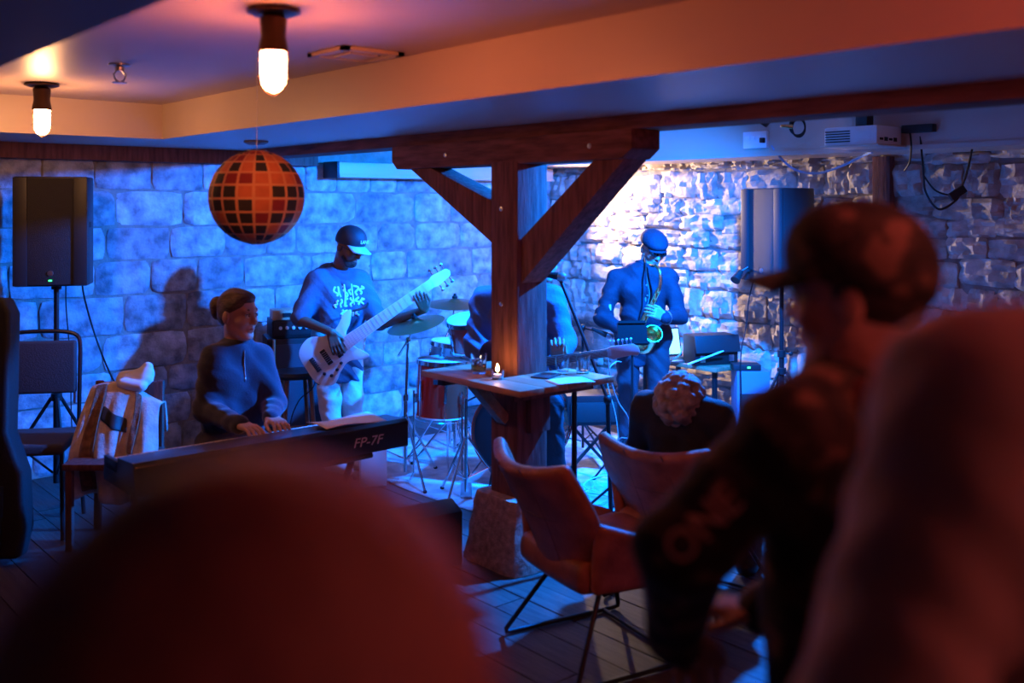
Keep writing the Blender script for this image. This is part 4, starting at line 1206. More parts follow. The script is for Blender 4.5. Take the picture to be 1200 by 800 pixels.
# ---------------------------------------------------------------- six-string bass
def smooth_outline(pts, n=5):
    P_ = [Vector((x, y, 0)) for x, y in pts]
    out = []
    m = len(P_)
    for i in range(m):
        p0, p1, p2, p3 = P_[i - 1], P_[i], P_[(i + 1) % m], P_[(i + 2) % m]
        for k in range(n):
            t = k / n
            q = 0.5 * ((2 * p1) + (p2 - p0) * t + (2 * p0 - 5 * p1 + 4 * p2 - p3) * t * t + (3 * p1 - p0 - 3 * p2 + p3) * t ** 3)
            out.append((q.x, q.y))
    return out
BA = at(380, 420, 6.37); BH = at(510, 329, 6.42)
bx = (BH - BA).normalized()
bz = (cv(0.22, -1.0, 0.16) - bx * cv(0.22, -1.0, 0.16).dot(bx)).normalized()
by = bz.cross(bx)
MBASS = frame(BA, x=bx, y=by)
bass = thing('bass_guitar', BA, 'pale six-string electric bass guitar held by the player in a cap', 'guitar')
out = smooth_outline([(-0.13, 0.0), (-0.11, 0.12), (-0.01, 0.165), (0.08, 0.12), (0.17, 0.115), (0.27, 0.165), (0.315, 0.155), (0.26, 0.09), (0.20, 0.045), (0.20, -0.045), (0.23, -0.10), (0.245, -0.15), (0.20, -0.145), (0.12, -0.105), (0.04, -0.13), (-0.04, -0.17), (-0.12, -0.11)])
MB(MBASS).prism(out, 0.04, Matrix.Translation((0, 0, -0.02))).build('body', BASSBODY, bass, bev=0.008)
LB = (BH - BA).length
MB(MBASS).prism([(0.16, -0.043), (LB - 0.03, -0.030), (LB - 0.03, 0.030), (0.16, 0.043)], 0.028, Matrix.Translation((0, 0, 0.006))).build('neck', MAPLE, bass, bev=0.004)
MB(MBASS).prism([(LB - 0.03, -0.030), (LB + 0.0, -0.040), (LB + 0.10, -0.026), (LB + 0.115, 0.0), (LB + 0.10, 0.026), (LB + 0.0, 0.040), (LB - 0.03, 0.030)], 0.016, Matrix.Translation((0, 0, 0.006))).build('headstock', MAPLE, bass, bev=0.003)
for s in (-1, 1):
    for k in range(3):
        q = Vector((LB + 0.008 + 0.04 * k, s * (0.040 - 0.005 * k), 0.012))
        mb = MB(MBASS); mb.tube([q, q + Vector((0, s * 0.025, 0))], 0.004, 6); mb.ell(q + Vector((0, s * 0.034, 0)), (0.013, 0.012, 0.006), None, 8, 6); mb.build('tuning_peg', CHROME, bass)
for k in range(6):
    yy = -0.034 + 0.0136 * k
    MB(MBASS).tube([(-0.06, yy, 0.034), (LB - 0.02, yy * 0.72, 0.038)], 0.0011, 4).build('string', STEEL, bass)
for k in range(20):
    xx = 0.16 + (LB - 0.2) * (1 - 2 ** (-k / 12.0)) / (1 - 2 ** (-20 / 12.0))
    xx = LB - 0.03 - (LB - 0.19) * (1 - 2 ** (-(k + 1) / 12.0)) / (1 - 2 ** (-21 / 12.0))
    MB(MBASS).box((xx, 0, 0.0345), (0.0025, 0.066 + 0.016 * (1 - xx / LB), 0.002)).build('fret', STEEL, bass, smooth=False)
for xx in (0.02, 0.10):
    MB(MBASS).box((xx, 0, 0.024), (0.035, 0.105, 0.014)).build('pickup', BLACK, bass, bev=0.003)
MB(MBASS).box((-0.065, 0, 0.026), (0.03, 0.10, 0.016)).build('bridge', SATINBLACK, bass, bev=0.003)
for (xx, yy) in ((0.03, -0.105), (-0.02, -0.115), (-0.05, -0.08), (0.075, -0.085)):
    MB(MBASS).lathe([(0.0, 0.016), (0.009, 0.015), (0.011, 0.0)], (xx, yy, 0.02), Vector((0, 0, 1)), 12).build('knob', BLACK, bass)

# ---------------------------------------------------------------- seated guitarist's electric guitar
GA = at(604, 428, 5.66); GH = at(712, 413, 5.62)
gx = (GH - GA).normalized(); gz0 = cv(0.08, -1, 0.12); gz = (gz0 - gx * gz0.dot(gx)).normalized(); gy = gz.cross(gx)
MG = frame(GA, x=gx, y=gy); LG = (GH - GA).length
gtr = thing('electric_guitar', GA, 'dark electric guitar on the seated guitarist\'s lap behind the post', 'guitar')
out = smooth_outline([(-0.2, 0.0), (-0.18, 0.13), (-0.08, 0.165), (0.0, 0.115), (0.1, 0.13), (0.17, 0.11), (0.14, 0.05), (0.13, -0.03), (0.17, -0.1), (0.1, -0.135), (0.0, -0.115), (-0.08, -0.165), (-0.18, -0.13)])
GB = mat('dark_blue_guitar_finish', (0.03, 0.04, 0.08), 0.25, coat=0.5)
MB(MG).prism(out, 0.042, Matrix.Translation((0, 0, -0.021))).build('body', GB, gtr, bev=0.008)
MB(MG).prism([(0.1, -0.027), (LG, -0.022), (LG, 0.022), (0.1, 0.027)], 0.024, Matrix.Translation((0, 0, 0.008))).build('neck', mat('rosewood_neck', (0.12, 0.07, 0.05), 0.45), gtr, bev=0.004)
MB(MG).prism([(LG - 0.01, -0.022), (LG + 0.03, -0.045), (LG + 0.05, -0.038), (LG + 0.13, -0.032), (LG + 0.165, -0.04), (LG + 0.18, -0.02), (LG + 0.175, 0.01), (LG + 0.15, 0.03), (LG + 0.03, 0.033), (LG - 0.01, 0.022)], 0.015, Matrix.Translation((0, 0, 0.01))).build('headstock', mat('pale_headstock', (0.32, 0.34, 0.38), 0.4), gtr, bev=0.003)
for k in range(6):
    q = Vector((LG + 0.02 + 0.024 * k, 0.033, 0.018))
    mb = MB(MG); mb.tube([q, q + Vector((0, 0.02, 0))], 0.003, 6); mb.ell(q + Vector((0, 0.025, 0)), (0.008, 0.008, 0.005), None, 8, 6); mb.build('tuning_peg', CHROME, gtr)
for k in range(6):
    yy = -0.019 + 0.0076 * k
    MB(MG).tube([(-0.1, yy, 0.034), (LG + 0.02, yy * 0.8, 0.034)], 0.0009, 4).build('string', STEEL, gtr)
for xx in (-0.06, 0.0, 0.06):
    MB(MG).box((xx, 0, 0.024), (0.022, 0.075, 0.012)).build('pickup', WHITE, gtr, bev=0.003)
cable('guitar_cable', [at(712, 418, 5.7), at(716, 445, 5.72), at(724, 470, 5.75), at(736, 490, 5.8), at(736, 512, 5.85), at(724, 520, 5.9), floor_at(716, 5.95, 0.01)], 0.004, GREYCABLE, 'pale cable looping down below the guitar headstock')
cable('guitar_cable', [at(728, 424, 6.3), at(722, 424, 6.25), at(714, 432, 6.2), at(712, 450, 6.2), at(720, 480, 6.2), at(724, 505, 6.2), floor_at(730, 6.2, 0.01)], 0.003, GREYCABLE, 'second pale cable hanging beside the saxophonist\'s leg')

# ---------------------------------------------------------------- microphones, music stand
def mic(tip, d_, label):
    d_ = d_.normalized()
    t = thing('microphone', tip, label, 'microphone', 'stage microphones')
    MB().lathe([(0.0, 0.0), (0.018, 0.004), (0.026, 0.02), (0.026, 0.036), (0.022, 0.05), (0.0, 0.05)], tip, d_, 18).build('grille', STEEL, t)
    MB().lathe([(0.021, 0.05), (0.022, 0.06), (0.012, 0.17), (0.0, 0.17)], tip, d_, 16).build('handle', BLACKMETAL, t)
    return t
mt = at(664, 325, 5.72)
mic(mt, cv(-1.0, 0.35, 0.12), 'vocal microphone in front of the seated guitarist')
mbse = floor_at(716, 5.62)
t = thing('microphone_stand', mbse, 'black boom microphone stand slanting in front of the seated guitarist', 'stand', 'microphone stands')
j1 = at(656, 326, 5.74); j2 = at(712, 468, 5.62)
MB().tube([j1, at(684, 396, 5.68), j2], 0.010, 10).build('boom', BLACKMETAL, t)
MB().tube([j2 + UP * 0.03, Vector((mbse.x, mbse.y, 0.02))], 0.013, 10).build('pole', BLACKMETAL, t)
MB().ell(j2, (0.025, 0.025, 0.03), None, 10, 8).build('joint', BLACK, t)
MB().ell(j1, (0.018, 0.018, 0.018), None, 10, 8).build('clip', BLACK, t)
tripod(t, mbse, 0.2, 0.3, 0.008, 0.7, BLACKMETAL)
m2b = floor_at(683, 7.3)
t = thing('microphone_stand', m2b, 'black boom microphone stand between the guitarist and the saxophonist', 'stand', 'microphone stands')
k1 = at(683, 384, 7.3)
MB().tube([m2b + UP * 0.02, k1], 0.010, 10).build('pole', BLACKMETAL, t)
MB().tube([at(672, 372, 7.35), k1, at(713, 392, 7.15)], 0.006, 8).build('boom', BLACKMETAL, t)
MB().ell(k1, (0.022, 0.022, 0.026), None, 10, 8).build('joint', BLACK, t)
tripod(t, m2b, 0.2, 0.3, 0.008, 0.3, BLACKMETAL)
m3 = at(719, 396, 7.12)
mic(m3, cv(-0.6, 0.2, 0.25), 'microphone pointing at the saxophone bell')
# tablet / music stand in front of the saxophonist
sb_ = floor_at(741, 6.55)
t = thing('music_stand', sb_, 'black music stand in front of the saxophone player', 'stand')
mc = at(741, 391, 6.55)
MB(frame(mc, x=cv(1, 0.1, 0), y=cv(0, 0.45, 0.9))).box((0, 0, 0), (0.20, 0.15, 0.012)).build('desk', FLATBLACK, t, bev=0.003)
MB(frame(mc, x=cv(1, 0.1, 0), y=cv(0, 0.45, 0.9))).box((0, -0.075, 0.02), (0.2, 0.01, 0.035)).build('ledge', FLATBLACK, t, bev=0.002)
MB(frame(mc, x=cv(1, 0.1, 0), y=cv(0, 0.45, 0.9))).box((0, 0.075, 0.01), (0.18, 0.02, 0.02)).build('clip', FLATBLACK, t, bev=0.003)
MB().tube([sb_ + UP * 0.05, mc], 0.009, 8).build('pole', BLACKMETAL, t)
tripod(t, sb_, 0.3, 0.26, 0.007, 0.5, BLACKMETAL)

# ---------------------------------------------------------------- saxophone
def catm(pts, n=8): return spline(pts, n)
sx = thing('saxophone', at(757, 400, 6.95), 'brass alto saxophone being played in front of the dark shirt', 'saxophone')
mp = at(764, 311, 7.03); nk_ = [mp, at(769, 312, 6.98), at(773, 318, 6.95), at(774, 330, 6.94), at(772, 340, 6.94)]
path = catm(nk_, 6)
MB().tube(path, [lerp(0.008, 0.013, i / (len(path) - 1)) for i in range(len(path))], 14).build('neck', BRASS, sx)
MB().tube([mp + cv(-0.012, 0.05, 0.006), mp, mp + (nk_[1] - mp) * 0.5], [0.006, 0.010, 0.010], 12).build('mouthpiece', BLACK, sx)
bp = catm([at(772, 338, 6.94), at(766, 352, 6.93), at(757, 370, 6.91), at(749, 386, 6.89), at(746, 398, 6.87), at(749, 408, 6.84), at(757, 409, 6.82), at(762, 402, 6.80), at(764, 394, 6.77)], 8)
nb = len(bp)
MB().tube(bp, [lerp(0.014, 0.036, (i / (nb - 1)) ** 0.9) for i in range(nb)], 18).build('body_tube', BRASS, sx)
bax = (bp[-1] - bp[-4]).normalized() * 0.4 + cv(0.1, -0.9, 0.3) * 0.7
MB().lathe([(0.034, -0.03), (0.038, 0.0), (0.045, 0.02), (0.06, 0.042), (0.064, 0.046), (0.060, 0.046), (0.042, 0.022), (0.034, 0.0), (0.03, -0.03)], bp[-1], bax, 32).build('bell', BRASS, sx)
for i in range(7):
    k = 4 + i * 4
    q = bp[k]; tn = (bp[k + 1] - bp[k - 1]).normalized(); off = cv(0.3, -0.9, 0.1)
    off = (off - tn * off.dot(tn)).normalized()
    r_ = lerp(0.014, 0.036, (k / (nb - 1)))
    MB().lathe([(0.0, 0.014), (0.012 + 0.001 * i, 0.012), (0.013 + 0.001 * i, 0.0)], q + off * r_, off, 12).build('key_cup', BRASS, sx)
for off in (0.018, -0.018):
    sd = cv(0.8, -0.4, 0.4).normalized()
    MB().tube([bp[3] + sd * off + cv(0, -0.022, 0), bp[16] + sd * off + cv(0, -0.03, 0), bp[28] + sd * off + cv(0, -0.035, 0)], 0.003, 6).build('key_rod', BRASS, sx)
cable('neck_strap', [at(756, 300, 7.16), at(758, 325, 7.03), at(761, 345, 6.98), at(758, 360, 6.95)], 0.006, RUBBER, 'dark strap from the saxophonist\'s neck to the saxophone', 'strap')

# ---------------------------------------------------------------- laptop table at the rubble wall
lp = floor_at(815, 7.75); lp.x = 6.13
t = thing('equipment_table', lp, 'low table with a pale wooden edge holding the laptop and black case', 'table')
M_ = yawm(lp, 0)
TT = 0.60
MB(M_).box((0, 0, TT - 0.015), (0.5, 0.78, 0.03)).build('top', TABLEWOOD, t, bev=0.004)
for a_ in (-1, 1):
    for b_ in (-1, 1):
        MB(M_).bar((a_ * 0.2, b_ * 0.34, 0), (a_ * 0.2, b_ * 0.34, TT - 0.03), 0.03, 0.03, Vector((0, 1, 0))).build('leg', BLACKMETAL, t, bev=0.003)
p = at(787, 419, 7.65); p.z = TT
lap = thing('laptop', p, 'open laptop with a bright white and cyan screen', 'laptop')
ML = frame(p, x=cv(0.93, 0.36, 0), z=UP)
MB(ML).box((0, -0.0, 0.009), (0.32, 0.22, 0.016)).build('base', STEEL, lap, bev=0.004)
MB(ML).box((0, 0.0, 0.018), (0.28, 0.1, 0.003)).build('keyboard', BLACK, lap, smooth=False)
MS = ML @ Matrix.Translation((0, 0.11, 0.012)) @ Matrix.Rotation(math.radians(-14), 4, 'X')
MB(MS).box((0, 0, 0.118), (0.32, 0.010, 0.225)).build('lid', BLACK, lap, bev=0.004)
SCR = mat('laptop_screen', (0.3, 0.6, 0.6), 0.3, emit=(0.45, 1.0, 0.95), estr=1.3)
SCR2 = mat('laptop_screen_panel', (0.1, 0.3, 0.4), 0.3, emit=(0.05, 0.35, 0.45), estr=0.9)
scr = MB(MS).box((0, -0.0058, 0.12), (0.295, 0.002, 0.195)).build('screen', SCR, lap, smooth=False)
MB(MS).box((0.045, -0.0072, 0.12), (0.012, 0.002, 0.185)).build('screen_panel', SCR2, scr, smooth=False)
MB(MS).box((-0.05, -0.0072, 0.12), (0.05, 0.002, 0.11)).build('screen_panel', SCR2, scr, smooth=False)
p = at(837, 440, 7.5); p.z = TT
case = thing('flight_case', p, 'black equipment case standing open on the low table', 'case')
MC = frame(p, x=cv(0.95, 0.3, 0), z=UP)
MB(MC).box((0, 0.06, 0.11), (0.36, 0.2, 0.22)).build('body', BLACK, case, bev=0.008)
MB(MC).box((0, -0.05, 0.16), (0.37, 0.012, 0.13), Matrix.Rotation(-0.25, 3, 'X')).build('front_flap', SATINBLACK, case, bev=0.003)
for k in range(2): MB(MC).box((-0.12 + 0.24 * k, -0.045, 0.05), (0.04, 0.012, 0.05)).build('latch', STEEL, case, bev=0.003)
st0, st1 = at(806, 427, 7.40), at(848, 411, 7.40)
tag(MB().tube([st0, lerp(st0, st1, 0.9), st1], [0.008, 0.007, 0.005], 8).build('drumstick', MAPLE, None), 'pale wooden stick resting across the black case', 'stick')
p = at(868, 437, 7.3); p.z = 0
t = thing("wireless_receiver", at(876, 436, 7.22), 'small dark device with a green light beside the black case', 'device')
q = at(876, 431, 7.22)
MB(frame(q, x=RGT, z=UP)).box((0, 0.06, 0), (0.2, 0.12, 0.045)).build('case', SATINBLACK, t, bev=0.004)
MB(frame(q, x=RGT, z=UP)).box((0.01, -0.002, 0.002), (0.02, 0.006, 0.012)).build('power_light', LEDGREEN, t, smooth=False)
t2 = floor_at(880, 7.30)
sd_ = thing('side_rack', t2, 'blue-lit grey rack box standing under the small device', 'rack')
hz_ = q.z - 0.0235
MB(yawm(t2, -YAW)).box((0, 0.02, hz_ / 2), (0.24, 0.2, hz_)).build('box', mat('blue_grey_box', (0.16, 0.2, 0.3), 0.5), sd_, bev=0.008)
MB(yawm(t2, -YAW)).box((0, -0.083, hz_ * 0.6), (0.2, 0.006, hz_ * 0.25)).build('front_panel', SATINBLACK, sd_, bev=0.002)
cable('laptop_cable', [at(799, 405, 7.55), at(797, 415, 7.5), at(785, 424, 7.5), at(781, 436, 7.45), at(788, 444, 7.4), floor_at(790, 7.3, 0.01)], 0.005, BLUECABLE, 'pale blue cable curling beside the laptop')
# loose cables on the stage floor
rc_ = random.Random(8)
for k, (cm_, lab) in enumerate(((RUBBER, 'black cable coiled on the stage floor by the microphone stand'), (GREYCABLE, 'grey cable coiled on the stage floor by the microphone stand'),
                                (BLUECABLE, 'pale blue cable coiled on the stage floor by the microphone stand'), (WHITE, 'white cable coiled on the stage floor by the microphone stand'))):
    cx, cy = 4.35 + rc_.uniform(-0.25, 0.35), 4.45 + rc_.uniform(-0.3, 0.35)
    pts = []
    a0 = rc_.random() * 6
    for i in range(11):
        a_ = a0 + i * 0.95; r_ = 0.10 + 0.05 * rc_.random() + 0.009 * i
        pts.append((cx + r_ * math.cos(a_) * 1.3, cy + r_ * math.sin(a_), 0.012 + 0.009 * k))
    cable('coiled_cable', pts, 0.004, cm_, lab, 'cable', 'floor cables')
# dark combo amplifier behind the guitarist
p = floor_at(692, 6.75)
t = thing('combo_amplifier', p, 'low dark combo amplifier on the floor between guitarist and saxophonist', 'amplifier')
M_ = yawm(p, math.radians(-35))
MB(M_).box((0, 0, 0.43), (0.36, 0.24, 0.2)).build('box', BLACK, t, bev=0.01)
MB(M_).box((0, -0.125, 0.42), (0.31, 0.012, 0.13)).build('grille_cloth', GRILLE, t, bev=0.003)
for s in (-1, 1):
    MB(M_).bar((s * 0.15, 0, 0.0), (s * -0.15, 0, 0.33), 0.02, 0.02, Vector((0, 1, 0))).build('stand_leg', BLACKMETAL, t)

# ---------------------------------------------------------------- people
def head_frame(f, up=UP):
    f = f.normalized(); s = up.cross(f).normalized()      # s = the person's left
    u = f.cross(s).normalized()
    return f, s, u

def head_prims(c, f, up=UP, sc=1.0, nose=1.0):
    f, s, u = head_frame(f, up)
    fr = (f, s, u)
    W = lambda a, b, d: c + (f * a + s * b + u * d) * sc
    R = lambda *r: tuple(q * sc for q in r)
    pr = [ell(W(-0.008, 0, 0.038), R(0.097, 0.076, 0.088), fr, 0.02),
          ell(W(0.020, 0, -0.030), R(0.072, 0.062, 0.088), fr, 0.03),
          cap(W(0.0, 0.045, -0.055), W(0.055, 0.02, -0.098), 0.022 * sc, 0.018 * sc, 0.03),
          cap(W(0.0, -0.045, -0.055), W(0.055, -0.02, -0.098), 0.022 * sc, 0.018 * sc, 0.03),
          ell(W(0.070, 0, -0.100), R(0.022, 0.026, 0.018), fr, 0.02),
          cap(W(0.078, 0.042, 0.030), W(0.088, 0.008, 0.026), 0.010 * sc, 0.010 * sc, 0.016),
          cap(W(0.078, -0.042, 0.030), W(0.088, -0.008, 0.026), 0.010 * sc, 0.010 * sc, 0.016),
          ell(W(0.060, 0.040, -0.028), R(0.026, 0.024, 0.026), fr, 0.02), ell(W(0.060, -0.040, -0.028), R(0.026, 0.024, 0.026), fr, 0.02),
          ell(W(0.096, 0.031, 0.006), R(0.016, 0.018, 0.012), fr, 0.008, cut=True), ell(W(0.096, -0.031, 0.006), R(0.016, 0.018, 0.012), fr, 0.008, cut=True),
          cap(W(0.086, 0, 0.016), W(0.106 * nose, 0, -0.030), 0.009 * sc, 0.013 * sc, 0.010),
          ell(W(0.094, 0.012, -0.034), R(0.010, 0.009, 0.008), fr, 0.006), ell(W(0.094, -0.012, -0.034), R(0.010, 0.009, 0.008), fr, 0.006),
          cap(W(0.086, 0.020, -0.060), W(0.094, 0.0, -0.057), 0.005 * sc, 0.006 * sc, 0.006), cap(W(0.086, -0.020, -0.060), W(0.094, 0.0, -0.057), 0.005 * sc, 0.006 * sc, 0.006),
          cap(W(0.084, 0.016, -0.072), W(0.091, 0.0, -0.072), 0.006 * sc, 0.007 * sc, 0.006), cap(W(0.084, -0.016, -0.072), W(0.091, 0.0, -0.072), 0.006 * sc, 0.007 * sc, 0.006),
          ell(W(-0.014, 0.078, -0.008), R(0.020, 0.008, 0.032), fr, 0.008), ell(W(-0.014, -0.078, -0.008), R(0.020, 0.008, 0.032), fr, 0.008)]
    return pr, W, fr

def hand_prims(w, d, n, thumb, curl=(0.3, 0.5, 0.4), spread=0.08, sc=1.0, thumb_in=0.5):
    """w wrist, d towards the fingers, n the way the palm faces, thumb = side of the thumb"""
    d = d.normalized(); n = (n - d * n.dot(d)).normalized(); th = (thumb - d * thumb.dot(d) - n * thumb.dot(n)).normalized()
    pr = []
    for i, (off, ln) in enumerate(((0.030, 0.92), (0.010, 1.0), (-0.010, 0.94), (-0.029, 0.76))):
        b = w + (d * 0.088 + th * off) * sc
        pr.append(cap(w + th * off * 0.6 * sc, b, 0.014 * sc, 0.0115 * sc, 0.010))
        dd = (d + th * (off / 0.03) * spread).normalized()
        ang = 0.0; p = b
        for seg, c_ in zip((0.042, 0.027, 0.021), curl):
            ang += c_
            q = p + (dd * math.cos(ang) + n * math.sin(ang)) * seg * ln * sc
            pr.append(cap(p, q, 0.0090 * sc, 0.0078 * sc, 0.003)); p = q
    b = w + (d * 0.022 + th * 0.026) * sc
    m = b + (d * 0.038 + th * 0.026 + n * 0.012) * sc
    e = m + (d * 0.030 + th * (0.012 - 0.02 * thumb_in) + n * 0.022 * thumb_in) * sc
    t_ = e + (d * 0.022 + n * 0.014 * thumb_in - th * 0.006 * thumb_in) * sc
    pr += [cap(w + d * 0.01 * sc, b, 0.015 * sc, 0.015 * sc, 0.01), cap(b, m, 0.014 * sc, 0.0105 * sc, 0.008), cap(m, e, 0.0105 * sc, 0.0092 * sc, 0.003), cap(e, t_, 0.0092 * sc, 0.008 * sc, 0.003)]
    return pr

def person(label, J, f, headf, skin, shirt, trousers, shoe, hands, headup=UP, vox=0.006, cvox=0.009, sleeve=1.0, hem=0.0, bulk=1.0,
           collar=True, folds=0.005, seed=0.0, shirtname='shirt', footdir=None, group=None, head_sc=1.0, eyes=True, leg_r=1.0, neckdrop=0.0):
    """J: joints in room coordinates; hands: dict side -> prims"""
    base = (J['anL'] + J['anR']) / 2; base = Vector((base.x, base.y, 0))
    t = thing('person', base, label, 'person', group)
    f = f.normalized(); side = UP.cross(f).normalized()
    sh = (J['shL'] + J['shR']) / 2; hp = (J['hipL'] + J['hipR']) / 2
    spine = (sh - hp).normalized()
    neck = sh + spine * 0.05 - f * 0.01
    chest = sh - spine * 0.11 + f * 0.01
    belly = lerp(hp, sh, 0.38) + f * 0.01
    hprims, W, fr = head_prims(J['head'], headf, headup, head_sc)
    fz = f - spine * f.dot(spine); fz.normalize()
    body = [cap(J['hipL'], J['hipR'], 0.085, 0.085, 0.04), cap(hp, belly, 0.11, 0.105, 0.05, fz, 0.7), cap(belly, chest, 0.105, 0.125, 0.05, fz, 0.7),
            cap(J['shL'], neck, 0.05, 0.05, 0.04), cap(J['shR'], neck, 0.05, 0.05, 0.04),
            cap(neck - spine * 0.03, W(-0.022, 0, -0.055), 0.056 * head_sc, 0.052 * head_sc, 0.025)]
    for s in 'LR':
        body += [cap(J['sh' + s], J['el' + s], 0.047, 0.038, 0.03), cap(J['el' + s], J['wr' + s], 0.039, 0.024, 0.02), cap(J['hip' + s], J['kn' + s], 0.075, 0.05, 0.04), cap(J['kn' + s], J['an' + s], 0.050, 0.034, 0.03)]
        body += hands[s]
        fd = (footdir or f); body.append(cap(J['an' + s] - UP * 0.04, J['an' + s] - UP * 0.045 + fd * 0.11, 0.03, 0.026, 0.02))
    body += hprims
    sdf_mesh('body', body, vox, skin, t)
    # shirt
    b = bulk
    low = hp - spine * hem
    sp_ = []
    for g_ in (-1, 1):
        o_ = side * g_
        sp_.append(cap(low - spine * 0.06 + o_ * 0.062 * b, belly + o_ * 0.060 * b, 0.100 * b, 0.098 * b, 0.05, fz, 0.92))
        sp_.append(cap(belly + o_ * 0.060 * b, chest + o_ * 0.078 * b, 0.098 * b, 0.100 * b, 0.05, fz, 0.95))
    sp_ += [half(low - spine * 0.09, -spine, 0.012), cap(chest - side * 0.08 + spine * 0.05, chest + side * 0.08 + spine * 0.05, 0.085 * b, 0.085 * b, 0.06, fz, 0.9),
            cap(J['shL'], neck + spine * 0.005, 0.062 * b, 0.066, 0.05), cap(J['shR'], neck + spine * 0.005, 0.062 * b, 0.066, 0.05)]
    for s in 'LR':
        sl = sleeve[s] if isinstance(sleeve, dict) else sleeve
        e = lerp(J['sh' + s], J['el' + s], min(1.0, sl * 2))
        sp_.append(cap(J['sh' + s], e, 0.066 * b, 0.060 * b, 0.04))
        if sl > 0.5:
            w_ = lerp(J['el' + s], J['wr' + s], (sl - 0.5) * 2 - 0.02)
            sp_.append(cap(J['el' + s], w_, 0.060 * b, 0.042 * b, 0.025))
            ax = (J['wr' + s] - J['el' + s]).normalized()
            sp_.append(half(w_ + ax * 0.022, ax) if False else cap(w_, w_ + ax * 0.008, 0.041 * b, 0.040 * b, 0.01))
    shp = sdf_mesh(shirtname, sp_, cvox, shirt, t, folds=folds, seed=seed, keep='shirt')
    if collar:
        mb = MB(); cdir = (W(-0.02, 0, -0.06) - neck).normalized(); cx, cy = perp(cdir)
        cpos = lerp(neck, W(-0.022, 0, -0.06), 0.30)
        pts = [cpos + (cx * math.cos(a_) + cy * math.sin(a_)) * 0.062 - f * 0.0 + UP * 0 for a_ in [k * math.pi / 10 for k in range(20)]]
        mb.tube(pts, 0.014, 8, closed=True); mb.build('collar', shirt, t)
    # trousers
    tr = [cap(J['hipL'], J['hipR'], 0.118, 0.118, 0.05, fz, 0.85)]
    for s in 'LR':
        tr += [cap(J['hip' + s], J['kn' + s], 0.098 * leg_r, 0.074 * leg_r, 0.04), cap(J['kn' + s], J['an' + s] + UP * 0.01, 0.072 * leg_r, 0.058 * leg_r, 0.03)]
    sdf_mesh('trousers', tr, cvox, trousers, t, folds=folds * 0.8, seed=seed + 1.3)
    for s in 'LR':
        fd = (footdir or f).normalized(); a_ = J['an' + s]; g = Vector((a_.x, a_.y, 0))
        sdf_mesh('shoe', [cap(g + UP * 0.045 - fd * 0.05, g + UP * 0.04 + fd * 0.15, 0.042, 0.036, 0.03), cap(g + UP * 0.05 - fd * 0.03, a_ + UP * 0.0, 0.045, 0.043, 0.03), half(g + UP * 0.003, -UP)], 0.008, shoe, t)
    if eyes:
        EW = mat('eye_white', (0.7, 0.68, 0.65), 0.3); EI = mat('eye_dark', (0.02, 0.015, 0.012), 0.2)
        for s in (-1, 1):
            ec = W(0.0835, 0.031 * s, 0.005)
            e = MB().ell(ec, (0.0125 * head_sc,) * 3, None, 12, 8).build('eye', EW, t)
            MB().ell(ec + fr[0] * 0.0085 * head_sc, (0.006 * head_sc,) * 3, None, 10, 6).build('iris', EI, e)
            MB().tube([W(0.090, 0.018 * s, 0.012), W(0.0965, 0.031 * s, 0.0145), W(0.086, 0.046 * s, 0.011)], 0.0022, 6).build('eyelid', EI, e)
        LP = mat('lip_skin', (0.36, 0.13, 0.11), 0.45)
        MB().tube([W(0.084, 0.021, -0.0645), W(0.094, 0.008, -0.0615), W(0.095, 0.0, -0.063), W(0.094, -0.008, -0.0615), W(0.084, -0.021, -0.0645)], [0.002, 0.0065, 0.0065, 0.0065, 0.002], 8).build('lips', LP, t)
        MB().tube([W(0.083, 0.018, -0.068), W(0.0925, 0.0, -0.0725), W(0.083, -0.018, -0.068)], [0.002, 0.0075, 0.002], 8).build('lips', LP, t)
    return t, W, fr, dict(neck=neck, chest=chest, belly=belly, spine=spine, f=f, side=side, hp=hp, sh=sh)

def eyebrows(t, W, m, sc=1.0):
    for s in (-1, 1):
        MB().tube([W(0.088, 0.012 * s, 0.030), W(0.090, 0.030 * s, 0.035), W(0.076, 0.050 * s, 0.030)], [0.004, 0.005, 0.003], 6).build('eyebrow', m, t)

def ball_cap(t, W, fr, m, brim_m, size=1.0, brim=True, strap=False, name='cap', panel=None):
    sc = size
    pr = [ell(W(-0.010, 0, 0.042), (0.107 * sc, 0.087 * sc, 0.104 * sc), fr, 0.01), ell(W(0.03, 0, 0.075), (0.075 * sc, 0.072 * sc, 0.068 * sc), fr, 0.03),
          half(W(0, 0, 0.022), -(fr[2] - fr[0] * 0.22).normalized())]
    c = sdf_mesh(name, pr, 0.005, m, t)
    if brim:
        f, s, u = fr
        def bf(a_, b_):
            y_ = (a_ - 0.5) * 2
            x0 = 0.085 - 0.045 * y_ * y_; x1 = 0.185 - 0.075 * y_ * y_
            return W(lerp(x0, x1, b_), y_ * 0.078, 0.050 - 0.018 * y_ * y_ - 0.022 * b_)
        MB().grid(bf, 14, 6).build('brim', brim_m, c, thick=0.005)
    return c

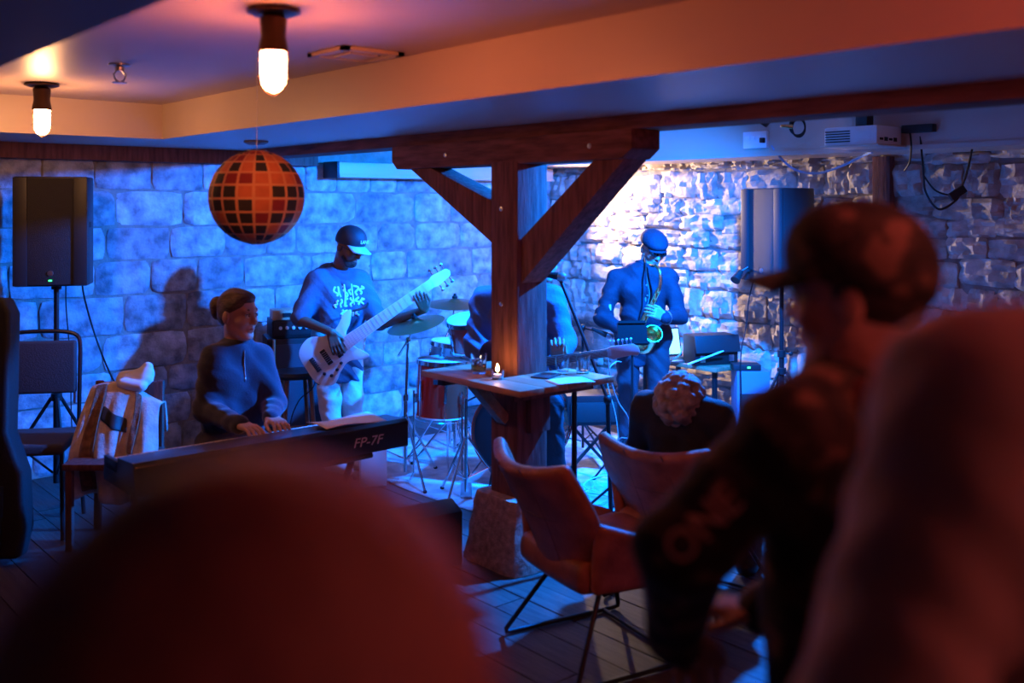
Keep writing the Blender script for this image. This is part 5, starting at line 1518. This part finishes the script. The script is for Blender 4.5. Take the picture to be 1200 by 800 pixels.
def glasses(t, W, fr, m, r=0.021):
    g = MB()
    gl = thing  # noqa
    fr_ = MB()
    for s in (-1, 1):
        pts = [W(0.106, s * 0.033 + 0.026 * math.cos(a_), 0.006 + 0.018 * math.sin(a_)) for a_ in [k * math.pi / 8 for k in range(16)]]
        fr_.tube(pts, 0.0025, 6, closed=True)
        fr_.tube([W(0.105, s * 0.058, 0.010), W(0.05, s * 0.079, 0.010), W(-0.015, s * 0.084, 0.006)], 0.0025, 6)
    fr_.tube([W(0.107, 0.008, 0.010), W(0.107, -0.008, 0.010)], 0.0025, 6)
    o = fr_.build('glasses_frame', BLACK, t)
    for s in (-1, 1):
        lv = [W(0.106, s * 0.033 + 0.026 * math.cos(a_), 0.006 + 0.018 * math.sin(a_)) for a_ in [k * math.pi / 8 for k in range(16)]]
        MB().add(lv, [tuple(range(16))]).build('lens', m, o, thick=0.0015)

SKIN_L = mat('light_skin', (0.52, 0.30, 0.22), 0.5, var=0.06, vscale=25)
SKIN_D = mat('dark_skin', (0.14, 0.07, 0.045), 0.42, var=0.08, vscale=25)
SKIN_M = mat('tan_skin', (0.46, 0.25, 0.18), 0.5, var=0.06, vscale=25)
HAIR_B = mat('brown_hair', (0.12, 0.064, 0.036), 0.45, var=0.4, vscale=18, bump=0.6, bscale=60, stretch=(1, 1, 3))
HAIR_D = mat('dark_hair', (0.030, 0.018, 0.014), 0.5, bump=0.8, bscale=80, var=0.3, vscale=30)
HAIR_G = mat('grey_curly_hair', (0.30, 0.24, 0.21), 0.6, var=0.45, vscale=22, bump=0.9, bscale=45)
LENS = mat('dark_lens', (0.01, 0.01, 0.015), 0.05, spec=0.8)
NAVY = mat('navy_pullover', (0.015, 0.020, 0.042), 0.85, bump=0.25, bscale=150, sheen=0.3, var=0.15, vscale=12)
HOOD = mat('blue_grey_hooded_shirt', (0.075, 0.095, 0.15), 0.9, bump=0.3, bscale=60, var=0.12, vscale=8)
DARKSH = mat('dark_blue_shirt', (0.014, 0.018, 0.034), 0.8, bump=0.3, bscale=50, var=0.15, vscale=8)
BLUESH = mat('mid_blue_shirt', (0.075, 0.10, 0.17), 0.85, bump=0.35, bscale=40, var=0.12, vscale=7)
DARKTR = mat('dark_trousers', (0.03, 0.032, 0.045), 0.85, bump=0.3, bscale=60)
PALETR = mat('pale_trousers', (0.62, 0.58, 0.52), 0.85, bump=0.3, bscale=40)
SHOEB = mat('black_shoe', (0.015, 0.015, 0.016), 0.4); SHOEW = mat('pale_trainer', (0.6, 0.55, 0.52), 0.6)
CAPM = mat('dark_cap_cloth', (0.025, 0.025, 0.032), 0.6, bump=0.2, bscale=150)
CAPB = mat('silver_brim', (0.42, 0.44, 0.48), 0.4)
PRINT = mat('white_shirt_print', (0.72, 0.74, 0.76), 0.8)

# --- keyboard player -----------------------------------------------------------
f = cv(0.651, -0.759); hf = cv(0.90, -0.42, -0.04)
J = dict(head=at(279, 369, 5.03), shR=at(251, 421, 4.96), shL=at(304, 419, 5.13), elR=at(241, 480, 4.92), elL=at(321, 473, 5.08),
         wrR=at(281, 498, 4.70), wrL=at(318, 489, 4.86), hipR=at(256, 522, 5.02), hipL=at(288, 522, 5.12))
for s in 'LR':
    k = J['hip' + s] + f * 0.40 + UP * 0.01 + (f.cross(UP) * (-0.05 if s == 'L' else 0.05)); k.z = 0.55; J['kn' + s] = k
    a_ = k + f * -0.08; a_.z = 0.09; J['an' + s] = a_
hands = {}
hands['R'] = hand_prims(J['wrR'], at(302, 503, 4.60) - J['wrR'], -UP, cv(0.8, 0.5), (0.25, 0.5, 0.35), 0.16)
hands['L'] = hand_prims(J['wrL'], at(333, 500, 4.74) - J['wrL'], -UP, cv(-0.8, -0.4), (0.25, 0.5, 0.35), 0.16)
t, W, fr, B = person('person with hair in a bun, navy pullover, playing the digital piano', J, f, hf, SKIN_L, NAVY, DARKTR, SHOEB, hands, vox=0.005, cvox=0.007, folds=0.0055, shirtname='pullover', headup=cv(0.03, 0, 1))
eyebrows(t, W, HAIR_B)
bun = W(-0.135, 0.0, 0.035)
sdf_mesh('hair', [ell(W(-0.016, 0, 0.046), (0.100, 0.082, 0.090), fr, 0.02), ell(W(0.035, 0, 0.092), (0.05, 0.055, 0.03), fr, 0.02), ell(W(-0.05, 0, 0.0), (0.06, 0.07, 0.07), fr, 0.02),
    ell(W(0.088, 0, -0.02), (0.066, 0.085, 0.082), fr, 0.01, cut=True), ell(W(0.02, 0.088, -0.05), (0.065, 0.03, 0.06), fr, 0.01, cut=True), ell(W(0.02, -0.088, -0.05), (0.065, 0.03, 0.06), fr, 0.01, cut=True),
    ell(bun, (0.04, 0.045, 0.048), fr, 0.012), ell(bun + fr[2] * -0.035 + fr[0] * 0.004, (0.028, 0.035, 0.035), fr, 0.015)], 0.005, HAIR_B, t, folds=0.0022, ffreq=110)
zt = [on_surface('shirt', lerp(B['neck'] + UP * 0.0, B['chest'], q_ / 6) , B['f'], 0.001) for q_ in range(0, 6)]
MB().tube(zt, 0.0035, 6).build('zip', STEEL, t)
MB().ell(zt[-1] + UP * -0.01, (0.006, 0.006, 0.012), None, 8, 6).build('zip_pull', STEEL, t)

# --- bass player ---------------------------------------------------------------
f = cv(0.72, -0.69); hf = cv(0.78, -0.50, -0.42)
bd_ = lambda x, y: MBASS @ Vector((x, y, 0.06))
J = dict(head=at(409, 289, 6.66), shR=at(371, 330, 6.62), shL=at(421, 330, 6.80), elR=at(351, 374, 6.50), elL=at(446, 380, 6.72), wrR=at(388, 389, 6.34), wrL=at(478, 366, 6.52),
         hipR=at(384, 396, 6.66), hipL=at(409, 396, 6.76), knR=at(386, 466, 6.62), knL=at(412, 466, 6.76), anR=at(392, 541, 6.70), anL=at(417, 541, 6.80))
nk = MBASS @ Vector((LB - 0.13, -0.03, 0.0))
hands = {}
hands['R'] = hand_prims(J['wrR'], (MBASS @ Vector((0.10, -0.02, 0.05))) - J['wrR'], -bz, by * 0.9 + bx * 0.3, (0.2, 0.55, 0.45), 0.1)
wl_ = nk - by * 0.055 - bz * 0.03; J['wrL'] = wl_ - bx * 0.035 - by * 0.03 - bz * 0.01
hands['L'] = hand_prims(J['wrL'], by * 0.75 + bz * 0.75 + bx * 0.25, by * 0.6 - bz * 0.8 + bx * 0.05, bx * 0.9 - by * 0.2, (0.35, 0.8, 0.6), 0.12, thumb_in=0.9)
t, W, fr, B = person('person in a cap and printed hooded shirt playing a pale bass guitar', J, f, hf, SKIN_D, HOOD, PALETR, SHOEW, hands, vox=0.005, cvox=0.008, sleeve=0.46, hem=0.20, bulk=1.1, folds=0.0075, seed=2.0, shirtname='hooded_shirt', headup=cv(0.35, -0.2, 0.9))
cp = ball_cap(t, W, fr, CAPM, CAPB)
tx = frame(W(0.112, 0.0, 0.085), x=fr[1], y=(fr[2] - fr[0] * 0.25).normalized())
text_mb(MB(), 'LANE', 0.034, tx, 0.004).build('lettering', PRINT, cp, smooth=False)
MB().tube([W(-0.11, 0.02, 0.05), W(-0.13, 0.03, 0.02), W(-0.14, 0.035, -0.015)], 0.006, 6).build('strap_tail', WHITE, cp)
glasses(t, W, fr, LENS)
sdf_mesh('beard', [ell(W(0.066, 0, -0.088), (0.036, 0.036, 0.036), fr, 0.02), cap(W(0.03, 0.055, -0.06), W(0.06, 0.03, -0.10), 0.018, 0.018, 0.02), cap(W(0.03, -0.055, -0.06), W(0.06, -0.03, -0.10), 0.018, 0.018, 0.02)], 0.005, HAIR_D, t, folds=0.002, ffreq=150)
# hood lying on the shoulders, drawstrings and the printed lettering
nk2 = B['neck']
hoodp = [cap(nk2 - B['f'] * 0.07 + B['side'] * -0.09, nk2 - B['f'] * 0.10, 0.05, 0.062, 0.03), cap(nk2 - B['f'] * 0.11 + UP * 0.01, nk2 - B['f'] * 0.07 + B['side'] * 0.09, 0.062, 0.05, 0.03),
         cap(nk2 + B['side'] * -0.09 - B['f'] * 0.06, nk2 + B['f'] * 0.10 + UP * -0.07, 0.046, 0.028, 0.02), cap(nk2 + B['side'] * 0.09 - B['f'] * 0.06, nk2 + B['f'] * 0.10 + UP * -0.07, 0.046, 0.028, 0.02)]
sdf_mesh('hood', hoodp, 0.007, HOOD, t, folds=0.004, seed=1)
for s in (-1, 1):
    q = nk2 + B['f'] * 0.115 + B['side'] * 0.03 * s + UP * -0.06
    MB().tube(spline([q, q + B['f'] * 0.012 + UP * -0.06, q + B['f'] * 0.018 + B['side'] * 0.01 * s + UP * -0.14], 5), 0.005, 6).build('drawstring', WHITE, t)
def on_chest(obj, p, d_):
    return p
fz = B['f']
cz = lerp(B['chest'], B['belly'], 0.25) + fz * 0.142
rp_ = random.Random(12)
for k, (n_, hgt, wid) in enumerate(((6, 0.066, 0.042), (6, 0.056, 0.042), (4, 0.045, 0.042))):
    # illegible brush lettering: a row of looped strokes printed across the chest
    for q in range(n_):
        xo = (q - (n_ - 1) / 2) * wid; pts = []
        hh = hgt * rp_.uniform(0.7, 1.15)
        for i_ in range(5):
            pts.append(cz + B['side'] * (xo + rp_.uniform(-0.45, 0.45) * wid) + B['spine'] * (0.085 - 0.074 * k + hh * (0.5 - i_ / 4) + rp_.uniform(-0.006, 0.006)) + fz * 0.0)
        pts = [on_surface('shirt', p_ - fz * 0.12, fz, 0.002) for p_ in spline(pts, 4)]
        MB().tube(pts, 0.0075, 6).build('print_stroke', PRINT, t)
st = spline([B['sh'] + B['side'] * 0.10 + UP * 0.06, B['chest'] + fz * 0.15 + B['side'] * 0.02, MBASS @ Vector((0.30, 0.155, -0.01))], 8)
cable('shoulder_strap', [B['sh'] + B['side'] * 0.12 + UP * 0.075 - fz * 0.02, B['sh'] + B['side'] * 0.13 + fz * 0.10 + UP * -0.0, B['chest'] + B['side'] * 0.12 + fz * 0.155 - UP * 0.04, MBASS @ Vector((0.30, 0.155, -0.01))], 0.009, RUBBER, 'dark strap over the bass player\'s shoulder holding the bass', 'strap')

# --- saxophone player ------------------------------------------------------------
f = cv(0.22, -0.97); hf = cv(0.30, -0.84, -0.42)
J = dict(head=at(765, 291, 7.19), shR=at(722, 326, 7.22), shL=at(783, 326, 7.16), elR=at(706, 372, 7.16), elL=at(796, 370, 7.10), wrR=at(734, 391, 7.02), wrL=at(779, 372, 6.93),
         hipR=at(738, 392, 7.26), hipL=at(769, 392, 7.22), knR=at(735, 458, 7.22), knL=at(772, 458, 7.18), anR=at(733, 521, 7.26), anL=at(775, 521, 7.2))
hands = {}
hands['R'] = hand_prims(J['wrR'], at(752, 391, 6.88) - J['wrR'], cv(0.6, 0.8, 0.1), UP, (0.35, 0.6, 0.5), 0.12)
hands['L'] = hand_prims(J['wrL'], at(763, 364, 6.87) - J['wrL'], cv(-0.5, 0.8, -0.1), UP, (0.35, 0.65, 0.5), 0.12)
t, W, fr, B = person('person in a dark shirt and flat cap playing the saxophone', J, f, hf, SKIN_M, DARKSH, DARKTR, SHOEB, hands, vox=0.006, cvox=0.008, bulk=1.0, hem=0.12, folds=0.008, seed=3.1, headup=cv(0.1, -0.25, 0.95))
pr = [ell(W(-0.012, 0, 0.062), (0.116, 0.094, 0.072), fr, 0.02), ell(W(0.055, 0, 0.062), (0.07, 0.075, 0.042), fr, 0.03), half(W(0, 0, 0.034), -(fr[2] + fr[0] * 0.08).normalized())]
fc = sdf_mesh('flat_cap', pr, 0.005, DARKSH, t, folds=0.0015)
def bf(a_, b_):
    y_ = (a_ - 0.5) * 2
    return W(lerp(0.085 - 0.04 * y_ * y_, 0.135 - 0.05 * y_ * y_, b_), y_ * 0.07, 0.044 - 0.014 * y_ * y_ - 0.014 * b_)
MB().grid(bf, 12, 4).build('brim', DARKSH, fc, thick=0.006)
glasses(t, W, fr, LENS)
cfz = B['f']
MB().tube([on_surface('shirt', lerp(B['neck'], B['hp'], q_ / 14), cfz, 0.001) for q_ in range(1, 14)], 0.006, 6).build('button_placket', DARKSH, t)
for q_ in (0.2, 0.36, 0.52): MB().lathe([(0.0, 0.004), (0.007, 0.003), (0.008, 0.0)], on_surface('shirt', lerp(B['neck'], B['hp'], q_), cfz, 0.005), cfz, 12).build('button', STEEL, t)
MB().box(on_surface('shirt', lerp(J['shR'], J['elR'], 0.72), cv(0.35, -1, 0), 0.001), (0.014, 0.006, 0.04), Matrix.Rotation(-YAW, 3, 'Z')).build('sleeve_tab', PRINT, t)
wp = lerp(J['elL'], J['wrL'], 0.93)
dx, dy = perp((J['wrL'] - J['elL']).normalized())
MB().tube([wp + (dx * math.cos(k * math.pi / 8) + dy * math.sin(k * math.pi / 8)) * 0.046 for k in range(16)], 0.006, 6, closed=True).build('wristband', STEEL, t)

# --- guitarist on a stool behind the post -----------------------------------------
f = cv(0.20, -0.98); hf = cv(0.45, -0.88, -0.12)
J = dict(head=at(636, 305, 5.93), shR=at(567, 352, 5.98), shL=at(647, 350, 6.00), elR=at(557, 405, 5.94), elL=at(662, 402, 5.93), wrR=at(592, 424, 5.76), wrL=at(652, 424, 5.73),
         hipR=at(594, 452, 6.06), hipL=at(624, 452, 6.06), knR=at(590, 474, 5.66), knL=at(645, 473, 5.68), anR=at(594, 576, 5.78), anL=at(652, 576, 5.80))
for s in 'LR': J['an' + s].z = 0.22
hands = {}
hands['R'] = hand_prims(J['wrR'], at(606, 427, 5.60) - J['wrR'], cv(0.2, 1, 0), UP, (0.3, 0.5, 0.4), 0.1)
hands['L'] = hand_prims(J['wrL'], gy * 0.8 + gz * 0.7 + gx * 0.2, gy * 0.6 - gz * 0.8, gx, (0.35, 0.8, 0.6), 0.12, thumb_in=0.9)
t, W, fr, B = person('person in a blue shirt seated with a guitar behind the timber post', J, f, hf, SKIN_M, BLUESH, DARKTR, SHOEB, hands, vox=0.007, cvox=0.009, bulk=1.15, hem=0.05, folds=0.008, seed=4.4)
eyebrows(t, W, HAIR_D)
ball_cap(t, W, fr, BLUESH, BLUESH)
so = (J['hipL'] + J['hipR']) / 2; so = Vector((so.x, so.y, 0))
st = thing('bar_stool', so, 'black high stool under the seated guitarist', 'stool')
sz = J['hipL'].z - 0.125
MB().lathe([(0.0, -0.05), (0.15, -0.05), (0.17, -0.02), (0.16, 0.0), (0.0, 0.004)], so + UP * sz, UP, 24).build('seat', MATS['black_vinyl'], st)
for k in range(4):
    a_ = k * math.pi / 2 + 0.6; d_ = Vector((math.cos(a_), math.sin(a_), 0))
    MB().tube([so + d_ * 0.1 + UP * (sz - 0.05), so + d_ * 0.2 + UP * 0.005], 0.012, 8).build('leg', BLACKMETAL, st)
MB().tube([so + Vector((math.cos(k * math.pi / 10), math.sin(k * math.pi / 10), 0)) * 0.178 + UP * 0.19 for k in range(20)], 0.010, 8, closed=True).build('foot_ring', BLACKMETAL, st)

# --- listener seated in the second leather chair ------------------------------------
f = cv(0.30, 0.95); f = Vector((math.cos(math.radians(12)), math.sin(math.radians(12)), 0))
c2 = Vector((C2.x, C2.y, 0)); sd = UP.cross(f)
Lc = lambda a_, b_, z_: c2 + f * a_ + sd * b_ + UP * z_
hd_ = at(800, 475, 4.52)
J = dict(head=hd_, shL=Lc(-0.10, 0.18, 0.86), shR=Lc(-0.10, -0.18, 0.86), elL=Lc(-0.02, 0.27, 0.62), elR=Lc(-0.02, -0.27, 0.62), wrL=Lc(0.18, 0.16, 0.60), wrR=Lc(0.18, -0.16, 0.60),
         hipL=Lc(-0.05, 0.09, 0.53), hipR=Lc(-0.05, -0.09, 0.53), knL=Lc(0.37, 0.12, 0.52), knR=Lc(0.37, -0.12, 0.52), anL=Lc(0.40, 0.12, 0.09), anR=Lc(0.40, -0.12, 0.09))
nb_ = Lc(-0.10, 0, 0.9); 
off = Vector((hd_.x - nb_.x, hd_.y - nb_.y, 0))
for q_ in ('shL', 'shR', 'elL', 'elR'): J[q_] = J[q_] + off * 0.45
hands = {'L': hand_prims(J['wrL'], f + sd * -0.4, -UP, -sd, (0.3, 0.4, 0.3)), 'R': hand_prims(J['wrR'], f + sd * 0.4, -UP, sd, (0.3, 0.4, 0.3))}
DKJ = mat('dark_jacket', (0.018, 0.018, 0.020), 0.8, bump=0.3, bscale=60)
t, W, fr, B = person('person with curly hair and dark jacket, seated in a leather chair', J, f, f + UP * 0.02, SKIN_L, DKJ, DARKTR, SHOEB, hands, vox=0.008, cvox=0.010, seed=5, shirtname='jacket')
rh = random.Random(6); curls = []
while len(curls) < 170:
    d_ = Vector((rh.gauss(0, 1), rh.gauss(0, 1), rh.gauss(0, 1))).normalized()
    if d_.x > 0.45 and d_.z < 0.6: continue
    if d_.z < -0.75: continue
    q_ = W(-0.025 + 0.112 * d_.x, 0.104 * d_.y, 0.03 + 0.112 * d_.z); r_ = rh.uniform(0.013, 0.022)
    curls.append(ell(q_, (r_, r_, r_ * rh.uniform(0.8, 1.3)), fr, 0.005))
sdf_mesh('hair', [ell(W(-0.025, 0, 0.03), (0.112, 0.104, 0.112), fr, 0.01), ell(W(0.105, 0, -0.03), (0.085, 0.08, 0.085), fr, 0.01, cut=True)] + curls, 0.006, HAIR_G, t)
MB().tube([lerp(B['neck'], W(-0.03, 0, -0.06), 0.2) + (f * math.cos(k * math.pi / 8) + sd * math.sin(k * math.pi / 8)) * 0.085 for k in range(16)], 0.03, 8, closed=True).build('scarf', mat('red_scarf', (0.40, 0.03, 0.03), 0.8), t)

# --- standing listener in camouflage cap and jacket ----------------------------------
def camo(name, a, b, c):
    if name in MATS: return MATS[name]
    m = mat(name, a, 0.85, var=0.01, vscale=9, detail=3)
    nt = m.node_tree
    bs = nt.nodes['Principled BSDF']
    tc = nt.nodes.new('ShaderNodeTexCoord'); nz = nt.nodes.new('ShaderNodeTexNoise'); nz.inputs['Scale'].default_value = 17; nz.inputs['Detail'].default_value = 2.5
    rp = nt.nodes.new('ShaderNodeValToRGB'); rp.color_ramp.interpolation = 'CONSTANT'
    rp.color_ramp.elements[0].color = (*a, 1); rp.color_ramp.elements[1].position = 0.48; rp.color_ramp.elements[1].color = (*b, 1)
    e = rp.color_ramp.elements.new(0.58); e.color = (*c, 1)
    nt.links.new(tc.outputs['Object'], nz.inputs['Vector']); nt.links.new(nz.outputs['Fac'], rp.inputs[0]); nt.links.new(rp.outputs[0], bs.inputs['Base Color'])
    return m
CAMO = camo('camouflage_cloth', (0.010, 0.010, 0.009), (0.028, 0.022, 0.017), (0.12, 0.075, 0.052))
f = cv(-0.80, 0.60); hf = cv(-0.80, 0.60, -0.04)
hc = at(1006, 348, 1.56)
c0 = floor_at(1000, 1.60); sd = UP.cross(f)
Lc = lambda a_, b_, z_: c0 + f * a_ + sd * b_ + UP * z_
J = dict(head=hc, shL=at(930, 512, 1.43), shR=Lc(0.0, -0.19, 1.44), elL=at(800, 640, 1.46), elR=Lc(0.08, -0.27, 1.16), wrL=at(792, 745, 1.68), wrR=Lc(0.22, -0.16, 1.04),
         hipL=Lc(-0.02, 0.09, 0.93), hipR=Lc(-0.02, -0.09, 0.93), knL=Lc(0.02, 0.10, 0.5), knR=Lc(0.02, -0.10, 0.5), anL=Lc(-0.03, 0.11, 0.09), anR=Lc(-0.03, -0.11, 0.09))
hands = {'L': hand_prims(J['wrL'], cv(0.35, 0.7, -0.5), cv(0.3, 0.2, -0.9), cv(0.8, 0.3, 0), (0.4, 0.6, 0.5)), 'R': hand_prims(J['wrR'], f + sd * 0.3, -UP, sd, (0.4, 0.6, 0.5))}
t, W, fr, B = person('person in a camouflage cap and jacket with letters on the sleeve', J, f, hf, SKIN_M, CAMO, DARKTR, SHOEB, hands, vox=0.007, cvox=0.009, bulk=1.12, hem=0.1, folds=0.005, seed=6, shirtname='jacket')
ball_cap(t, W, fr, CAMO, CAMO, 1.06)
eyebrows(t, W, HAIR_D)
sdf_mesh('hair', [ell(W(-0.02, 0, 0.02), (0.098, 0.081, 0.075), fr, 0.01), ell(W(0.07, 0, -0.02), (0.085, 0.1, 0.09), fr, 0.01, cut=True)], 0.006, HAIR_D, t, folds=0.002)
nk2 = B['neck']
sdf_mesh('hood', [cap(nk2 - B['f'] * 0.08 + sd * -0.09, nk2 - B['f'] * 0.11, 0.04, 0.05, 0.03), cap(nk2 - B['f'] * 0.11, nk2 - B['f'] * 0.08 + sd * 0.09, 0.05, 0.04, 0.03),
    cap(nk2 + sd * 0.09 - B['f'] * 0.06, nk2 + B['f'] * 0.10 + UP * -0.04, 0.042, 0.03, 0.02), cap(nk2 - sd * 0.09 - B['f'] * 0.06, nk2 + B['f'] * 0.10 + UP * -0.04, 0.042, 0.03, 0.02)], 0.008, mat('dark_red_hood', (0.09, 0.025, 0.022), 0.9, bump=0.3, bscale=60), t, folds=0.004)
axd = (J['elL'] - J['shL']).normalized()
toC = (Vector((0, 0, EYE)) - lerp(J['shL'], J['elL'], 0.6)).normalized()
up_t = (toC - axd * toC.dot(axd)).normalized()
txo = on_surface('shirt', lerp(J['shL'], J['elL'], 0.74), up_t, 0.002)
text_mb(MB(), 'ONE', 0.062, frame(txo, x=-axd, z=up_t), 0.012).build('lettering', mat('tan_sleeve_print', (0.50, 0.30, 0.22), 0.8), t, smooth=False)

# --- tall listener in a pale sweater -------------------------------------------------
f = cv(-0.25, 0.97); sd = UP.cross(f)
c0 = floor_at(1440, 0.92)
Lc = lambda a_, b_, z_: c0 + f * a_ + sd * b_ + UP * z_
J = dict(head=Lc(0.05, 0, 1.86), shL=at(1152, 478, 0.90), shR=Lc(0, -0.21, 1.60), elL=at(1022, 880, 0.93), elR=Lc(0.03, -0.3, 1.30), wrL=at(980, 1080, 1.12), wrR=Lc(0.15, -0.26, 1.08),
         hipL=Lc(0, 0.1, 1.0), hipR=Lc(0, -0.1, 1.0), knL=Lc(0.02, 0.1, 0.54), knR=Lc(0.02, -0.1, 0.54), anL=Lc(-0.02, 0.11, 0.09), anR=Lc(-0.02, -0.11, 0.09))
hands = {'L': hand_prims(J['wrL'], cv(0.1, 0.4, -0.8), cv(0.8, 0.2, 0), cv(0, 0.9, 0.3), (0.3, 0.4, 0.3)), 'R': hand_prims(J['wrR'], cv(-0.1, 0.4, -0.8), cv(-0.8, 0.2, 0), cv(0, 0.9, 0.3), (0.3, 0.4, 0.3))}
SWEAT = mat('dusty_pale_sweater', (0.40, 0.28, 0.25), 0.95, sheen=0.4, bump=0.2, bscale=80)
t, W, fr, B = person('tall person in a dusty pale sweater standing behind the camouflage cap', J, f, f, SKIN_L, SWEAT, DARKTR, SHOEB, hands, vox=0.008, cvox=0.010, bulk=1.35, hem=0.1, folds=0.005, seed=7, shirtname='sweater')
sdf_mesh('hair', [ell(W(-0.014, 0, 0.045), (0.105, 0.086, 0.092), fr, 0.02), ell(W(0.09, 0, -0.03), (0.075, 0.09, 0.085), fr, 0.01, cut=True)], 0.007, HAIR_D, t, folds=0.003)

# --- listener nearest the piano, seen from behind ------------------------------------
f = cv(0.06, 1.0); sd = UP.cross(f)
hc = at(306, 868, 0.50)
c0 = Vector((hc.x, hc.y, 0)) - f * 0.03
Lc = lambda a_, b_, z_: c0 + f * a_ + sd * b_ + UP * z_
hz = hc.z
J = dict(head=hc, shL=Lc(0, 0.18, hz - 0.23), shR=Lc(0, -0.18, hz - 0.23), elL=Lc(0.02, 0.25, hz - 0.5), elR=Lc(0.02, -0.25, hz - 0.5), wrL=Lc(0.14, 0.2, hz - 0.68), wrR=Lc(0.14, -0.2, hz - 0.68),
         hipL=Lc(0, 0.09, 0.84), hipR=Lc(0, -0.09, 0.84), knL=Lc(0.02, 0.1, 0.46), knR=Lc(0.02, -0.1, 0.46), anL=Lc(-0.02, 0.1, 0.09), anR=Lc(-0.02, -0.1, 0.09))
hands = {'L': hand_prims(J['wrL'], cv(0, 0.4, -0.8), -sd, f, (0.3, 0.4, 0.3)), 'R': hand_prims(J['wrR'], cv(0, 0.4, -0.8), sd, f, (0.3, 0.4, 0.3))}
HAIR_R = mat('reddish_dark_hair', (0.21, 0.10, 0.09), 0.6, var=0.35, vscale=14, bump=0.4, bscale=70)
t, W, fr, B = person('person with smooth reddish dark hair seen from behind in front of the piano', J, f, f, SKIN_L, DKJ, DARKTR, SHOEB, hands, vox=0.008, cvox=0.010, seed=8, shirtname='jacket', eyes=True)
sdf_mesh('hair', [ell(W(-0.02, 0, 0.03), (0.128, 0.122, 0.118), fr, 0.03), ell(W(-0.045, 0, -0.07), (0.09, 0.112, 0.12), fr, 0.05), ell(W(0.115, 0, -0.03), (0.085, 0.09, 0.1), fr, 0.01, cut=True)], 0.007, HAIR_R, t, folds=0.003, ffreq=45)

# ---------------------------------------------------------------- assumed stage spotlights, each with its own lamp, and an added blue fill
def spot(loc, target, col, power, angle, label, blend=0.35, size=0.05, ztop=ZC, r=0.07):
    loc = Vector(loc); d = (Vector(target) - loc).normalized()
    t = thing('assumed_spotlight', Vector((loc.x, loc.y, ztop)), label, 'spotlight', 'stage spotlights')
    MB().lathe([(r * 0.6, -0.16), (r * 0.95, -0.13), (r, 0.0), (r * 1.06, 0.0), (r * 1.06, -0.02), (r, -0.13), (r * 0.6, -0.175), (0.0, -0.175)], loc - d * 0.0, d, 24).build('can', BLACKMETAL, t)
    x, y = perp(d)
    MB().tube([loc - d * 0.08 + x * (r + 0.012), Vector((loc.x, loc.y, ztop - 0.03)) + x * (r * 0.6), Vector((loc.x, loc.y, ztop - 0.03)) - x * (r * 0.6), loc - d * 0.08 - x * (r + 0.012)], 0.006, 8).build('yoke', BLACKMETAL, t)
    MB().tube([Vector((loc.x, loc.y, ztop)), Vector((loc.x, loc.y, ztop - 0.03))], 0.015, 8).build('clamp', BLACKMETAL, t)
    L = bpy.data.lights.new('spot_beam', 'SPOT'); L.energy = power; L.color = col; L.spot_size = math.radians(angle); L.spot_blend = blend; L.shadow_soft_size = size
    o = bpy.data.objects.new('spot_beam', L); COL.objects.link(o); o.parent = t
    o.location = loc + d * 0.02 - Vector(t.location)
    o.rotation_euler = d.to_track_quat('-Z', 'Y').to_euler()
    return t
BLUE = (0.0, 0.165, 1.0)
spot((4.75, 3.40, 2.29), (4.05, 5.3, 0.1), BLUE, 2700, 168, 'assumed black spotlight throwing blue light across the stage from above', 0.85)  # hidden fixture, assumed from where the blue light and shadows fall
spot((3.72, 4.85, 2.27), (3.9, 5.45, 0.0), BLUE, 520, 92, 'added black spotlight throwing blue fill light down on the rug by the drum kit', 0.7)  # added fill: lights the rug where the guitarist blocks the main blue spot
spot((6.02, 6.68, 1.97), (6.5, 3.9, 1.15), (1.0, 0.66, 0.38), 430, 116, 'assumed black spotlight throwing warm white light along the rubble wall', 1.0, ztop=2.145, r=0.06)  # fixture out of sight behind the post, assumed from the grazing light
cc = at(936, 150, 5.55)
t = thing('hanging_cable_coil', cc, 'small coil of black cable with a brass plug hanging under the beam', 'cable')
for k_ in range(3):
    MB().tube([cc + RGT * (0.036 + 0.004 * k_) * math.cos(q_ * math.pi / 9) + FWD * 0.012 * k_ + UP * (0.05 * math.sin(q_ * math.pi / 9) + 0.006 * k_) for q_ in range(18)], 0.005, 6, closed=True).build('loop', RUBBER, t)
MB().tube([cc + UP * 0.05, cc + UP * 0.12, Vector((cc.x, cc.y, ZC))], 0.005, 6).build('hanger', RUBBER, t)
MB().tube([cc + RGT * -0.10 + UP * 0.012, cc + RGT * -0.035 + UP * 0.008], [0.008, 0.014], 10).build('plug', BRASS, t)
print('triangles', sum(len(o.data.polygons) * 2 for o in bpy.data.objects if o.type == 'MESH'))
